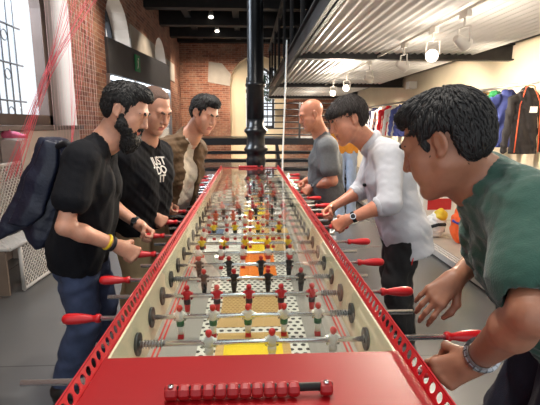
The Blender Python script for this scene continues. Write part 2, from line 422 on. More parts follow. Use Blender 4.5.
class Person:
    def __init__(s, loc, label, head, N, S, E, W, Hp, K, A, hands, toe, skin, waist_r=.112, chest_r=.118, bulk=1.0, armb=1.0, nose=1.0, hand_s=1.0):
        s.root = thing('person', label, 'person', loc)
        s.hc, s.hf, s.roll, s.hs = head; s.N = N; s.S, s.E, s.W, s.Hp, s.K, s.A = S, E, W, Hp, K, A
        s.R = frame(s.hf, s.roll); s.toe = nrm(toe); s.skin = skin; s.hands = hands
        s.pel = (Hp['L']+Hp['R'])/2; s.sh = (S['L']+S['R'])/2
        s.lat = nrm(S['R']-S['L']); s.up = nrm(s.sh-s.pel); s.fwd = nrm(np.cross(s.up, s.lat))
        s.wr, s.cr, s.bulk, s.nose, s.hand_s = waist_r, chest_r, bulk, nose, hand_s; s.armb = armb
    def H(s, x, y, z): return s.hc+s.R@(V(x, y, z)*s.hs)
    def torso(s, F, inf=0.0, k=.05, top=True):
        hl = nrm(s.Hp['R']-s.Hp['L'])
        L = np.linalg.norm(s.sh-s.pel)
        for q in (-1, 1):
            h = s.pel+hl*q*.075+s.up*.02-s.fwd*.005; w = s.pel+s.up*L*.36+(hl+s.lat)*.5*q*.072+s.fwd*.018
            c = s.pel+s.up*L*.72+s.lat*q*.085+s.fwd*.012
            F.chain([h, w, c], [(.118)*s.bulk+inf, s.wr*s.bulk+inf, s.cr*s.bulk+inf], k)
            F.cone(c, s.sh+s.lat*q*.10-s.up*.02, s.cr*s.bulk*.9+inf, .068*s.bulk+inf, k)
        F.cone(s.S['L'], s.S['R'], .056*s.bulk+inf, .056*s.bulk+inf, k)
        for sd in 'LR': F.cone(s.N-s.up*.005, s.sh+(s.S[sd]-s.sh)*.75, .052*s.bulk+inf*.6, .052*s.bulk+inf, .04)
    def arm(s, F, sd, inf=0.0, frac=2.0, k=.03):
        S, E, W = s.S[sd], s.E[sd], s.W[sd]; b = s.bulk*s.armb
        if frac <= 1:
            F.cone(S, S+(E-S)*frac, .058*b+inf, .052*b+inf*1.5, k); return S+(E-S)*frac, nrm(E-S)
        F.cone(S, E, .056*b+inf, .041*b+inf, k)
        if frac < 2: F.cone(E, E+(W-E)*(frac-1), .043*b+inf, (.043-(.014*(frac-1)))*b+inf, .02); return E+(W-E)*(frac-1), nrm(W-E)
        m = E+(W-E)*.3; F.chain([E, m, W], [.041*b+inf, .0435*b+inf, .0275+inf], .02); return W, nrm(W-E)
    def body(s, hf=.003, eyes=True):
        F = Field()
        head_prims(F, s.hc, s.R, s.hs, s.nose)
        F.cone(s.H(0, -.022, -.05), s.N, .052*s.hs, .060*s.hs, .03); F.cone(s.H(0, .02, -.085), s.N+s.fwd*.03, .035, .045, .03)
        s.torso(F)
        for sd in 'LR':
            s.arm(F, sd)
            d, n, kw = s.hands[sd]; fingers(F, s.W[sd], V(*d), V(*n), sd, s.hand_s, **kw)
            F.chain([s.Hp[sd], s.K[sd], s.K[sd]*.75+s.A[sd]*.25, s.A[sd]], [.088, .057, .056, .038], .03)
            F.cone(s.A[sd]-V(0, 0, .02), s.A[sd]+s.toe*.14-V(0, 0, .045), .034, .024, .02)
            F.fine.append((s.W[sd]+V(*d)*.09-.09, s.W[sd]+V(*d)*.09+.09))
        F.fine.append((s.hc-.15*s.hs, s.hc+.15*s.hs))
        R, hc, hs = s.R, s.hc, s.hs
        def mf(c):
            q = (c-hc)@R/hs; x, y, z = q[:, 0], q[:, 1], q[:, 2]
            lips = (np.abs(x) < .022) & (y > .078) & (z < -.062+.0*x) & (z > -.086)
            ear = (np.abs(x) > .079) & (np.abs(y) < .04) & (z > -.045) & (z < .03)
            return np.where(lips, 1, 0)
        b = F.build('body', [s.skin, M['lips']], s.root, .011, hf, mf); s.b = b
        if eyes:
            for q in (-1, 1):
                m = MB(); m.sphere((0, 0, 0), .0122*s.hs, 14, 10)
                # iris and pupil sit on the front of the ball, looking where the head looks, a little down
                ax = nrm(R@V(0, 1, -.25)); a2 = nrm(np.cross(ax, V(0, 0, 1))); a3 = np.cross(a2, ax)
                e = s.H(q*.031, .0752, -.0022); m.v = [tuple(V(*p)+e) for p in m.v]
                for (rr, dd, mi) in ((.0058, .0113, 1), (.0027, .0118, 2)):
                    c0 = e+ax*dd*s.hs
                    m.add([c0+ax*.0006]+[c0+(math.cos(t)*a2+math.sin(t)*a3)*rr*.95*s.hs for t in np.linspace(0, 2*PI, 12, False)], [(0, 1+i, 1+(i+1) % 12) for i in range(12)], mi, True)
                m.build('eye', [M['eye_white'], M['iris'], M['black']], s.root)
                B = Field(); B.chain([s.H(q*.014, .0925, .018), s.H(q*.030, .0905, .024), s.H(q*.047, .076, .019)], [.0052*s.hs, .0058*s.hs, .0036*s.hs], .004)
                B.build('eyebrow', s.hairm, s.root, .002)
        return b
    def hair(s, m, t=.011, yf=.052, zf=.070, side=.018, nape=-.045, amp=.004, freq=300, top=0.0, fringe=None, name='hair', label=None, burn=.034, locks=0, lock_len=.026):
        F = Field(); R, hc, hs = s.R, s.hc, s.hs
        F.ell(s.H(0, -.018, .030), V(.078+t, .100+t, .086+t)*hs, R, 0)
        F.ell(s.H(0, -.040, -.020), V(.066+t*.6, .062+t, .055)*hs, R, .03*hs)
        if top: F.ell(s.H(0, .03, .095), V(.055, .055, .022+top)*hs, R, .03*hs)
        if fringe: F.ell(s.H(*fringe[0]), V(*fringe[1])*hs, R, .02*hs)
        rp = ripple(freq, amp, 3)
        def loc(x, y, z):
            dx, dy, dz = x-hc[0], y-hc[1], z-hc[2]
            return [(R[0, i]*dx+R[1, i]*dy+R[2, i]*dz)/hs for i in range(3)]
        def region(x, y, z):                      # negative where the face, ears and neck stay bare
            a, b, c = loc(x, y, z)
            face = np.maximum(yf-.9*np.abs(a)**2/.0075*.02-b, c-zf+0*a)
            temple = np.maximum(side+.020-b+.25*np.minimum(c, 0), c-.035); temple = np.minimum(temple, np.maximum(.004-b, c+burn))
            ear = np.maximum(-.036-b, c-.020+.25*np.abs(b+.01))
            ear = np.maximum(ear, b-.014)
            neck = c-nape+0*a+.35*(b+.1)
            r = np.minimum(np.minimum(face, temple), np.minimum(neck, ear))
            return r*hs+0*x
        lo, hi = hc-.22*hs, hc+.22*hs
        F.warp(rp)
        F.custom(region, lo, hi, .022, 's')
        o = F.build(name, m, s.root, .0045)
        if locks: add_locks(o, s, s.H(0, -.045, .125), locks, lock_len, None)
        if label: o['label'] = label
        return o
    def beard(s, m, length=.03, amp=.003):
        F = Field(); R, hc, hs = s.R, s.hc, s.hs
        for q in (-1, 1):
            F.cone(s.H(q*.066, .012, -.02), s.H(q*.058, .022, -.065), .011*hs, .020*hs, .02)
            F.cone(s.H(q*.056, .024, -.065), s.H(q*.022, .074, -.110), .024*hs, .026*hs, .02)
            F.cone(s.H(q*.060, .030, -.050), s.H(q*.042, .060, -.066), .019*hs, .020*hs, .02)
            F.cone(s.H(q*.024, .086, -.057), s.H(q*.034, .078, -.09), .006*hs, .011*hs, .012)
        F.cone(s.H(-.02, .092, -.054), s.H(.02, .092, -.054), .0058*hs, .0058*hs, .01)
        F.ell(s.H(0, .066, -.115-length*.5), V(.050, .038, .026+length*.7)*hs, R, .03)
        F.warp(ripple(320, amp, 5))
        o = F.build('beard', m, s.root, .004); add_locks(o, s, None, 420, .016, s.R@V(0, .35, -1)); return o
    def shirt(s, name, m, inf=.014, frac=.55, hem=.0, h=.008, wr=.006, wf=38, seed=1, open_neck=.03, label=None, flare=0.0, cuff=True):
        F = Field(); s.torso(F, inf)
        if flare:
            for q in (-1, 1): F.cone(s.pel+s.lat*q*.075+s.up*.05, s.pel+s.lat*q*.08-s.up*(hem+.03), .118*s.bulk+inf, .128*s.bulk+inf+flare, .05)
        elif hem > -.05:
            for q in (-1, 1): F.cone(s.pel+s.lat*q*.075+s.up*.02, s.pel+s.lat*q*.076-s.up*(hem+.03), .116*s.bulk+inf, .116*s.bulk+inf, .05)
        F.warp(ripple(wf, wr, seed))
        ends = {sd: s.arm(F, sd, inf+.003, frac, .035) for sd in 'LR'}
        F.cut(s.pel-s.up*hem, -s.up)
        nk = s.N+s.fwd*.035; nd = nrm(s.H(0, 0, -.05)-s.N)
        F.cone(s.N-nd*.02+s.fwd*.01, s.N+nd*.12+s.fwd*.02, .058*s.hs+open_neck*.3, .075*s.hs+open_neck*.3, .006, 's')
        for sd in 'LR':
            p, d = ends[sd]; r = .046 if frac <= 1 else .038
            F.cone(p-d*.02, p+d*.14, r*s.bulk, r*s.bulk, .004, 's')
        F.warp(ripple(wf*3, wr*.25, seed+5))
        o = F.build(name, m, s.root, h)
        if label: o['label'] = label
        return o
    def trousers(s, m, inf=.020, wr=.006, name='trousers', top=.10, label=None, h=.01, seed=2, cuff=0):
        F = Field(); hl = nrm(s.Hp['R']-s.Hp['L'])
        up = nrm(s.up*.6+V(0, 0, .4))
        for q in (-1, 1):
            F.cone(s.pel+hl*q*.075+up*(top+.03), s.pel+hl*q*.07-up*.03, .108*s.bulk+inf, .112*s.bulk+inf, .05)
        for sd in 'LR':
            k = s.K[sd]; a = s.A[sd]
            F.chain([s.Hp[sd], k, k*.7+a*.3, a-V(0, 0, .02)], [.094*s.bulk+inf, .066*s.bulk+inf, .062*s.bulk+inf, .054+inf*.8], .03)
        F.warp(ripple(30, wr, seed))
        F.cut(s.pel+up*top, up)
        for sd in 'LR':
            a = s.A[sd]; F.cone(a-V(0, 0, .06), a-V(0, 0, .12), .09, .09, .004, 's')
        o = F.build(name, m, s.root, h)
        if label: o['label'] = label
        return o
    def shoes(s, m, sole):
        for sd in 'LR':
            a = s.A[sd].copy(); g = V(a[0], a[1], 0)
            F = Field(); R = frame(s.toe)
            F.chain([a-V(0, 0, .015), g+V(0, 0, .055)-s.toe*.02], [.045, .046], .03)
            F.cone(g+V(0, 0, .055)-s.toe*.03, g+V(0, 0, .045)+s.toe*.15, .043, .036, .03)
            F.cut(g+V(0, 0, .018), V(0, 0, -1))
            sh = F.build('shoe', m, s.root, .007)
            mb = MB(); pts = []
            sd_v = R[:, 0]
            for t in np.linspace(0, 2*PI, 20, False):
                pts.append(g+s.toe*(.06+.135*math.cos(t))+sd_v*(.047*math.sin(t)))
            n = len(pts)
            mb.add([p+V(0, 0, .0) for p in pts]+[p+V(0, 0, .022) for p in pts], [tuple(range(n))[::-1], tuple(range(n, 2*n))]+[(i, (i+1) % n, (i+1) % n+n, i+n) for i in range(n)])
            so = mb.build('sole', sole, s.root); so.parent = sh; so.location = (0, 0, 0)
    def wristband(s, sd, m, name, off=.03, w=.012, r=.033, dial=None, label=None, dr=.017, face='black', links=0):
        W, E = s.W[sd], s.E[sd]; d = nrm(W-E); c = W-d*off
        mb = MB(); pts = [c-d*w/2*1.0, c-d*w/2, c+d*w/2, c+d*w/2]
        mb.tube([c-d*w/2, c-d*w/4, c+d*w/4, c+d*w/2], [r*.97, r, r, r*.97], 20)
        if links:
            mb = MB(); a1 = nrm(np.cross(d, V(0, 0, 1))); a2 = np.cross(d, a1)
            for i in range(links):
                t = 2*PI*i/links; rd = a1*math.cos(t)+a2*math.sin(t); tg = -a1*math.sin(t)+a2*math.cos(t); hw = PI*r/links*.88
                for u0, u1, lift in ((-.5, -.2, 0), (-.17, .17, .0012), (.2, .5, 0)):
                    b_ = c+rd*(r-.004); e_ = c+rd*(r+.002+lift)
                    mb.hexa([b_+d*w*u0-tg*hw, b_+d*w*u1-tg*hw, b_+d*w*u1+tg*hw, b_+d*w*u0+tg*hw, e_+d*w*u0-tg*hw, e_+d*w*u1-tg*hw, e_+d*w*u1+tg*hw, e_+d*w*u0+tg*hw])
        o = mb.build(name, m, s.root)
        if label: o['label'] = label
        if dial is not None:
            nv = nrm(dial-d*(dial@d)); k = MB(); k.tube([c+nv*(r-.004), c+nv*(r+.007)], dr, 18, 0); k.tube([c+nv*(r+.0072), c+nv*(r+.0078)], dr*.82, 18, 1)
            q = k.build('dial', [M['chrome'], M[face]], s.root); q.parent = o
        return o

def both(l, r): return {'L': V(*l), 'R': V(*r)}
def rotv(v, ax, a): return np.array(Matrix.Rotation(a, 3, Vector(ax))@Vector(v))
# ---------------------------------------------------------------- palette
M = {}
M['skin_fair'] = mat('skin_fair', rgb(200, 146, 120), .48, noise=.06, nscale=60, sss=.15, bump=.05, bscale=400)
M['skin_ruddy'] = mat('skin_ruddy', rgb(194, 130, 102), .46, noise=.07, nscale=60, sss=.15, bump=.05, bscale=400)
M['skin_tan'] = mat('skin_tan', rgb(152, 104, 80), .5, noise=.07, nscale=60, sss=.12, bump=.05, bscale=400)
M['lips'] = mat('lips', rgb(176, 98, 86), .4, noise=.05)
M['eye_white'] = mat('eye_white', rgb(225, 220, 212), .15)
M['iris'] = mat('iris', rgb(70, 48, 34), .2, noise=.3, nscale=300)
M['black'] = mat('black', rgb(16, 16, 17), .35)
M['hair_black'] = mat('hair_black', rgb(15, 12, 11), .65, noise=.5, nscale=90, bump=.35, bscale=260, stretch=(1, 1, .3))
M['hair_brown'] = mat('hair_brown', rgb(30, 20, 16), .62, noise=.45, nscale=90, bump=.35, bscale=260, stretch=(1, 1, .3))
M['hair_stubble'] = mat('hair_stubble', rgb(92, 66, 54), .7, noise=.35, nscale=300, bump=.3, bscale=500)
M['tee_black'] = mat('tee_black', rgb(15, 16, 21), .9, noise=.15, nscale=30, bump=.15, bscale=300, spec=.25)
M['tee_grey'] = mat('tee_grey', rgb(98, 100, 102), .9, noise=.1, nscale=60, bump=.15, bscale=300)
M['tee_green'] = mat('tee_green', rgb(34, 72, 60), .9, noise=.08, nscale=60, bump=.2, bscale=300, sheen=.2)
M['shirt_white'] = mat('shirt_white', rgb(186, 187, 192), .85, noise=.02, nscale=60, bump=.12, bscale=250)
M['blazer_tan'] = mat('blazer_tan', rgb(86, 64, 40), .85, noise=.12, nscale=60, bump=.2, bscale=300)
M['cream_knit'] = mat('cream_knit', rgb(206, 196, 180), .9, noise=.06, nscale=80, bump=.3, bscale=300)
M['denim'] = mat('denim', rgb(56, 67, 94), .85, noise=.35, nscale=14, bump=.25, bscale=400)
M['denim_dark'] = mat('denim_dark', rgb(30, 34, 50), .85, noise=.25, nscale=18, bump=.25, bscale=400)
M['khaki'] = mat('khaki', rgb(168, 148, 112), .85, noise=.08, nscale=20, bump=.2, bscale=300)
M['trouser_black'] = mat('trouser_black', rgb(20, 19, 20), .85, noise=.2, nscale=20, bump=.2, bscale=300)
M['trouser_brown'] = mat('trouser_brown', rgb(58, 46, 40), .85, noise=.15, nscale=20, bump=.2, bscale=300)
M['shoe'] = mat('shoe_leather', rgb(36, 32, 30), .5, noise=.2, nscale=40)
M['sole'] = mat('sole_rubber', rgb(60, 58, 56), .8, noise=.1)
M['bag'] = mat('bag_fabric', rgb(19, 25, 45), .45, noise=.25, nscale=9, bump=.25, bscale=60)
M['strap'] = mat('strap_webbing', rgb(18, 19, 24), .7, noise=.2, nscale=100)
M['yellow_rubber'] = mat('yellow_rubber', rgb(226, 190, 40), .5, noise=.05)
M['chrome'] = mat('chrome', rgb(225, 225, 228), .12, 1.0, noise=.02)
M['steel'] = mat('steel', rgb(170, 172, 176), .28, 1.0, noise=.05)
M['red_lacquer'] = mat('red_lacquer', rgb(142, 9, 16), .40, noise=.05, nscale=5, coat=.2)
M['red_metal'] = mat('red_metal', rgb(178, 16, 26), .4, noise=.04, nscale=9, coat=.1)
M['rod_chrome'] = mat('rod_chrome', rgb(226, 226, 228), .2, .88, noise=.02)
M['bead_red'] = mat('bead_red', rgb(150, 18, 22), .5, noise=.05)
M['red_plastic'] = mat('red_plastic', rgb(184, 20, 26), .34, noise=.04)
M['cream_board'] = mat('cream_board', rgb(234, 224, 192), .45, noise=.03, nscale=6)
M['dark_disc'] = mat('dark_disc', rgb(58, 58, 56), .5, 0, noise=.1)
M['rubber_black'] = mat('rubber_black', rgb(18, 18, 18), .6, noise=.1)
M['wood_tan'] = mat('wood_tan', rgb(206, 168, 104), .6, noise=.12, nscale=12, stretch=(1, 12, 1))
M['board_tan'] = mat('board_tan', rgb(200, 164, 108), .65, noise=.06, nscale=8)
M['print_yellow'] = mat('print_yellow', rgb(240, 206, 38), .55, noise=.04)
M['print_orange'] = mat('print_orange', rgb(238, 128, 36), .55, noise=.08, nscale=14)
M['print_blue'] = mat('print_blue', rgb(96, 112, 140), .6, noise=.1, nscale=14)
M['print_grey'] = mat('print_grey', rgb(150, 150, 150), .6, noise=.12, nscale=10)
M['print_white'] = mat('print_white', rgb(232, 230, 224), .55, noise=.02)
M['pitch_grey'] = mat('pitch_grey', rgb(160, 154, 146), .5, noise=.06, nscale=8)
M['line_red'] = mat('line_red', rgb(196, 40, 36), .5, noise=.05)
M['iron'] = mat('cast_iron', rgb(26, 27, 30), .3, .4, noise=.2, nscale=30, bump=.15, bscale=50)
M['steel_dark'] = mat('steel_dark', rgb(40, 38, 38), .5, .3, noise=.15, nscale=12)
M['step_black'] = mat('step_black', rgb(22, 23, 26), .3, .2, noise=.2, nscale=8)
M['ceil_dark'] = mat('ceiling_wood', rgb(58, 45, 38), .8, noise=.3, nscale=6, stretch=(1, 6, 1))
M['beam_dark'] = mat('ceiling_beam', rgb(28, 25, 24), .7, noise=.3, nscale=8)
M['corrugated'] = mat('corrugated_sheet', rgb(228, 225, 220), .5, .0, noise=.05, nscale=3)
M['plaster'] = mat('plaster', rgb(204, 188, 174), .9, noise=.05, nscale=2.5, bump=.1, bscale=30)
M['plaster_grey'] = mat('plaster_grey', rgb(170, 162, 152), .95, noise=.1, nscale=3, bump=.2, bscale=30)
M['plaster_warm'] = mat('plaster_warm', rgb(228, 212, 184), .9, noise=.05, nscale=2, bump=.1, bscale=25)
M['brick_y'] = brick_mat('brick_side', 1); M['brick_x'] = brick_mat('brick_end', 0)
M['frame_wood'] = mat('window_wood', rgb(92, 74, 66), .6, noise=.12, nscale=10, stretch=(1, 1, .2))
M['grille_grey'] = mat('grille_grey', rgb(112, 118, 126), .6, noise=.1)  # grey lightened, glare of the bright window put into the colour
M['frame_dark'] = mat('window_iron', rgb(44, 44, 48), .5, .3, noise=.1)
M['pane'] = glass_mat('window_glass', (.98, .99, 1, 1), 1.0)
M['smoked'] = glass_mat('smoked_glass', (.20, .20, .21, 1), 1.0)
M['white_metal'] = mat('white_metal', rgb(214, 208, 200), .4, noise=.03)
M['panel_brown'] = mat('panel_brown', rgb(128, 110, 94), .7, noise=.1, nscale=8)
M['fascia'] = mat('fascia_grey', rgb(66, 66, 70), .55, noise=.1, nscale=5)
M['exit_green'] = mat('exit_green', rgb(30, 140, 84), .5, noise=.05)
M['white_paint'] = mat('white_paint', rgb(232, 228, 222), .5, noise=.02, nscale=4)
M['thread_red'] = mat('thread_red', rgb(232, 96, 106), .7, noise=.05)
M['thread_pale'] = mat('thread_pale', rgb(232, 190, 182), .7, noise=.05)
M['pink'] = mat('shoe_pink', rgb(214, 96, 128), .5, noise=.1, nscale=40)
M['stand_grey'] = mat('stand_grey', rgb(176, 162, 152), .6, noise=.05)
M['cable'] = mat('cable_white', rgb(220, 218, 212), .5, noise=.02)
M['lamp_on'] = emit_mat('lamp_lens', (1, .93, .80, 1), 6.0)
M['led'] = emit_mat('led_strip', (.86, .93, 1, 1), 3.0)
M['leaf'] = mat('leaf_outside', rgb(120, 150, 96), .7, noise=.3, nscale=12)
M['leaf_dark'] = mat('leaf_dark', rgb(52, 84, 66), .7, noise=.3, nscale=12)
M['facade'] = mat('facade_outside', rgb(214, 208, 200), .9, noise=.08, nscale=3)

def floor_mat():
    t = NT('resin_floor'); b = t.b; v = t.coord('Object')
    n = t.add('ShaderNodeTexNoise', Scale=1.1, Detail=6.0, Roughness=0.6); t.link(v, n.inputs['Vector'])
    r = t.add('ShaderNodeValToRGB'); r.color_ramp.elements[0].position = .3; r.color_ramp.elements[1].position = .75
    r.color_ramp.elements[0].color = rgb(92, 92, 93); r.color_ramp.elements[1].color = rgb(99, 98, 97)
    t.link(n.outputs['Fac'], r.inputs['Fac'])
    br = t.add('ShaderNodeTexBrick'); br.offset = 0.0
    for k, x in (('Scale', 1.0), ('Brick Width', 2.4), ('Row Height', 2.4), ('Mortar Size', .006)): br.inputs[k].default_value = x
    mp = t.coord('Object'); t.link(mp, br.inputs['Vector'])
    mx = t.add('ShaderNodeMixRGB', blend_type='MULTIPLY'); t.link(br.outputs['Fac'], mx.inputs['Fac'])
    mx.inputs['Color2'].default_value = (.55, .55, .55, 1); t.link(r.outputs['Color'], mx.inputs['Color1'])
    t.link(mx.outputs['Color'], b.inputs['Base Color'])
    n2 = t.add('ShaderNodeTexNoise', Scale=5.0, Detail=4.0); t.link(v, n2.inputs['Vector'])
    r2 = t.add('ShaderNodeMapRange'); r2.inputs['To Min'].default_value = .25; r2.inputs['To Max'].default_value = .28
    t.link(n2.outputs['Fac'], r2.inputs['Value']); t.link(r2.outputs[0], b.inputs['Roughness'])
    return t.m
M['floor'] = floor_mat()

def dots_mat(name, base, dot, pitch, rad):
    t = NT(name); v = t.coord('Object', (1/pitch, 1/pitch, 1/pitch))
    sp = t.add('ShaderNodeSeparateXYZ'); t.link(v, sp.inputs[0])
    # staggered rows of round punched dots
    fl = t.add('ShaderNodeMath', operation='FLOOR'); t.link(sp.outputs[1], fl.inputs[0])
    hf = t.add('ShaderNodeMath', operation='MULTIPLY'); hf.inputs[1].default_value = .5; t.link(fl.outputs[0], hf.inputs[0])
    ax = t.add('ShaderNodeMath', operation='ADD'); t.link(sp.outputs[0], ax.inputs[0]); t.link(hf.outputs[0], ax.inputs[1])
    fr = []
    for o in (ax.outputs[0], sp.outputs[1]):
        f = t.add('ShaderNodeMath', operation='FRACT'); t.link(o, f.inputs[0])
        s = t.add('ShaderNodeMath', operation='SUBTRACT'); s.inputs[1].default_value = .5; t.link(f.outputs[0], s.inputs[0])
        q = t.add('ShaderNodeMath', operation='MULTIPLY'); t.link(s.outputs[0], q.inputs[0]); t.link(s.outputs[0], q.inputs[1]); fr.append(q.outputs[0])
    ad = t.add('ShaderNodeMath', operation='ADD'); t.link(fr[0], ad.inputs[0]); t.link(fr[1], ad.inputs[1])
    lt = t.add('ShaderNodeMath', operation='LESS_THAN'); lt.inputs[1].default_value = rad*rad; t.link(ad.outputs[0], lt.inputs[0])
    mx = t.add('ShaderNodeMixRGB'); mx.inputs['Color1'].default_value = base; mx.inputs['Color2'].default_value = dot
    t.link(lt.outputs[0], mx.inputs['Fac']); t.link(mx.outputs['Color'], t.b.inputs['Base Color']); t.b.inputs['Roughness'].default_value = .5
    return t.m
M['dots'] = dots_mat('punched_print', rgb(228, 224, 212), rgb(64, 58, 52), .026, .30)
M['grid_tan'] = dots_mat('corrugated_print', rgb(206, 170, 112), rgb(172, 134, 84), .016, .34)

# ---------------------------------------------------------------- the hall
XL, XR, YB, ZC, Y0 = -2.6, 3.78, 17.0, 4.75, -1.0
XF = -7.0
o = struct(MB().box(XL-.6, Y0, -.1, 6.5, YB, 0).build('floor', M['floor']))

def arch_wall(name, u0, u1, z1, openings, thick, mats, place, parent=None):
    """wall with round-arched openings [(ua, ub, zbottom, zspring)]; place(u, t, z) -> world"""
    m = MB(); NSEG = 14
    def quad(a, b, c, d, mi=0): m.add([place(*a), place(*b), place(*c), place(*d)], [(0, 1, 2, 3)], mi)
    u = u0
    for (ua, ub, zb, zs) in openings+[(u1, u1, 0, 0)]:
        for t in (0, thick): quad((u, t, 0), (ua, t, 0), (ua, t, z1), (u, t, z1))
        if ua == ub: break
        r = (ub-ua)/2; uc = (ua+ub)/2
        if zb > 0:
            for t in (0, thick): quad((ua, t, 0), (ub, t, 0), (ub, t, zb), (ua, t, zb), 2)
            quad((ua, 0, zb), (ub, 0, zb), (ub, thick, zb), (ua, thick, zb), 1)
        arc = [(uc-r*math.cos(PI*i/NSEG), zs+r*math.sin(PI*i/NSEG)) for i in range(NSEG+1)]
        for i in range(NSEG):
            (a, za), (b, zb2) = arc[i], arc[i+1]
            for t in (0, thick): quad((a, t, za), (b, t, zb2), (b, t, z1), (a, t, z1))
            quad((a, 0, za), (b, 0, zb2), (b, thick, zb2), (a, thick, za), 1)
        quad((ua, 0, zb), (ua, thick, zb), (ua, thick, zs), (ua, 0, zs), 1)
        quad((ub, 0, zb), (ub, thick, zb), (ub, thick, zs), (ub, 0, zs), 1)
        u = ub
    return struct(m.build(name, mats, None, fixn=False))
left = [(4.1, 6.7, 1.38, 3.05), (8.32, 10.0, 0.02, 3.1), (12.5, 14.2, 0.02, 3.1)]
arch_wall('wall_left', Y0, YB, ZC, left, .55, [M['brick_y'], M['plaster'], M['plaster']], lambda u, t, z: (XL-t, u, z))
arch_wall('wall_back', XL-.55, 6.5, ZC, [(-.70, 1.40, 0.02, 3.0)], .5, [M['brick_x'], M['plaster_warm'], M['brick_x']], lambda u, t, z: (u, YB+t, z))
# closed back of the end niche, with a slim arched window
arch_wall('wall_niche', -.8, 1.5, 4.3, [(-.10, 1.05, 1.30, 3.1)], .12, [M['plaster_warm'], M['plaster_warm'], M['plaster_warm']], lambda u, t, z: (u, YB+.42+t, z))
struct(MB().box(XR, Y0, 0, XR+.2, YB, 3.4).build('wall_right', M['plaster_warm']))
# plastered patches left on the brick, at the springing of the arches
k = 0
for (ya, yb, za, zb) in ((10.0, 12.5, 2.95, 3.62), (6.7, 7.6, 3.6, 4.3), (14.2, 15.6, 2.9, 3.5)):
    k += 1; struct(MB().box(XL-.01, ya, za, XL+.025, yb, zb).build('trim_%d' % k, M['plaster_grey'], bevel=.01))
k += 1; struct(MB().prism([(-1.55, 3.05), (-.70, 2.9), (-.70, 3.0), (-.66, 3.35), (-1.0, 3.75), (-1.5, 3.8)], YB-.03, YB+.02).build('trim_%d' % k, M['plaster_grey']))
# plastered lower wall under and beside the first window
k += 1; struct(MB().box(XL-.01, 2.5, 0, XL+.02, 6.7, 1.37).build('trim_%d' % k, M['plaster']))
# dark timber ceiling of the nave
struct(MB().box(XL-.6, 1.0, ZC, 6.5, YB+.6, ZC+.1).build('ceiling', M['ceil_dark']))
nb = 0
for y in (16.75, 15.2, 13.5, 11.6, 9.6, 7.6, 5.6, 3.6):
    nb += 1
    struct(MB().box(XL, y-.14, ZC-.42 if nb > 1 else ZC-.3, XR, y+.14, ZC).build('ceiling_beam', M['beam_dark']))
for x in (-1.75, -.35, 1.05):
    nb += 1; struct(MB().box(x-.09, 1.0, ZC-.22, x+.09, YB, ZC).build('ceiling_joist', M['beam_dark']))

def window(name, Y1, Y2, zb, zs, X, nv, hz, fm, arched=True, axis='y', lab=None, dp=.09, w=.085):
    """frame, glazing bars and pane"""
    root = thing(name, None, None, (X, (Y1+Y2)/2, zb) if axis == 'y' else ((Y1+Y2)/2, X, zb)); struct(root)
    pl = (lambda u, t, z: (X+t, u, z)) if axis == 'y' else (lambda u, t, z: (u, X+t, z))
    m = MB(); r = (Y2-Y1)/2; uc = (Y1+Y2)/2
    def bar(a, b, w, d=dp): m.beam(pl(a[0], 0, a[1]), pl(b[0], 0, b[1]), w if True else d, d, up=pl(0, 1, 0) if False else ((1, 0, 0) if axis == 'y' else (0, 1, 0)))
    bar((Y1+w/2, zb), (Y1+w/2, zs), w); bar((Y2-w/2, zb), (Y2-w/2, zs), w); bar((Y1, zb+w/2), (Y2, zb+w/2), w)
    arc = [(uc-(r-w/2)*math.cos(PI*i/14), zs+(r-w/2)*math.sin(PI*i/14)) for i in range(15)]
    for a, b in zip(arc, arc[1:]): bar(a, b, w)
    m.build('window_frame', fm, root)
    g = MB()
    def gb(a, b, w=.035): g.beam(pl(a[0], 0, a[1]), pl(b[0], 0, b[1]), w, .04, up=(1, 0, 0) if axis == 'y' else (0, 1, 0))
    for i in range(1, nv+1):
        u = Y1+(Y2-Y1)*i/(nv+1); gb((u, zb), (u, zs+math.sqrt(max(0, (r-w)**2-(u-uc)**2))))
    z = zb+hz
    while z < zs+r*.8:
        hw = r if z < zs else math.sqrt(max(0, r*r-(z-zs)**2)); gb((uc-hw+.03, z), (uc+hw-.03, z)); z += hz
    g.build('glazing_bar', fm, root)
    p = MB(); out = [pl(Y1, 0, zb), pl(Y2, 0, zb)]+[pl(uc+r*math.cos(PI*i/14), 0, zs+r*math.sin(PI*i/14)) for i in range(15)]
    p.add(out, [tuple(range(len(out)))]); p.build('pane', M['pane'], root)
    return root
window('window_1', 4.12, 6.68, 1.42, 3.05, XL-.40, 0, 9.0, M['frame_wood'], dp=.15, w=.14)
window('window_2', 8.32, 10.0, 2.1, 3.1, XL-.40, 3, .5, M['frame_dark'])
window('window_3', 12.5, 14.2, .3, 3.1, XL-.40, 3, .6, M['frame_dark'])
window('window_4', -.08, 1.03, 1.32, 3.1, YB+.46, 3, .42, M['frame_dark'], axis='x')
# sill under the first window
struct(MB().box(XL-.56, 4.1, 1.36, XL+.10, 6.7, 1.42).build('trim_6', M['frame_wood'], bevel=.008))
# wrought grille standing outside the first window
g = MB()
for y in np.arange(4.3, 6.45, .17): g.tube([(XL-.62, y, 1.4), (XL-.62, y, 4.0)], .011, 6)
for z in (1.75, 2.25, 2.75, 3.25): g.tube([(XL-.62, 4.1, z), (XL-.62, 6.5, z)], .014, 6)
for y in np.arange(4.385, 6.4, .34):
    for z in (1.6, 2.1, 2.6):
        g.tube([(XL-.62, y+.07*math.cos(t), z+.07*math.sin(t)) for t in np.linspace(0, 2*PI, 13)], .008, 5, cap=False)
tag(g.build('window_grille', M['grille_grey']), 'wrought iron grille with scrolls outside the left window', 'grille')
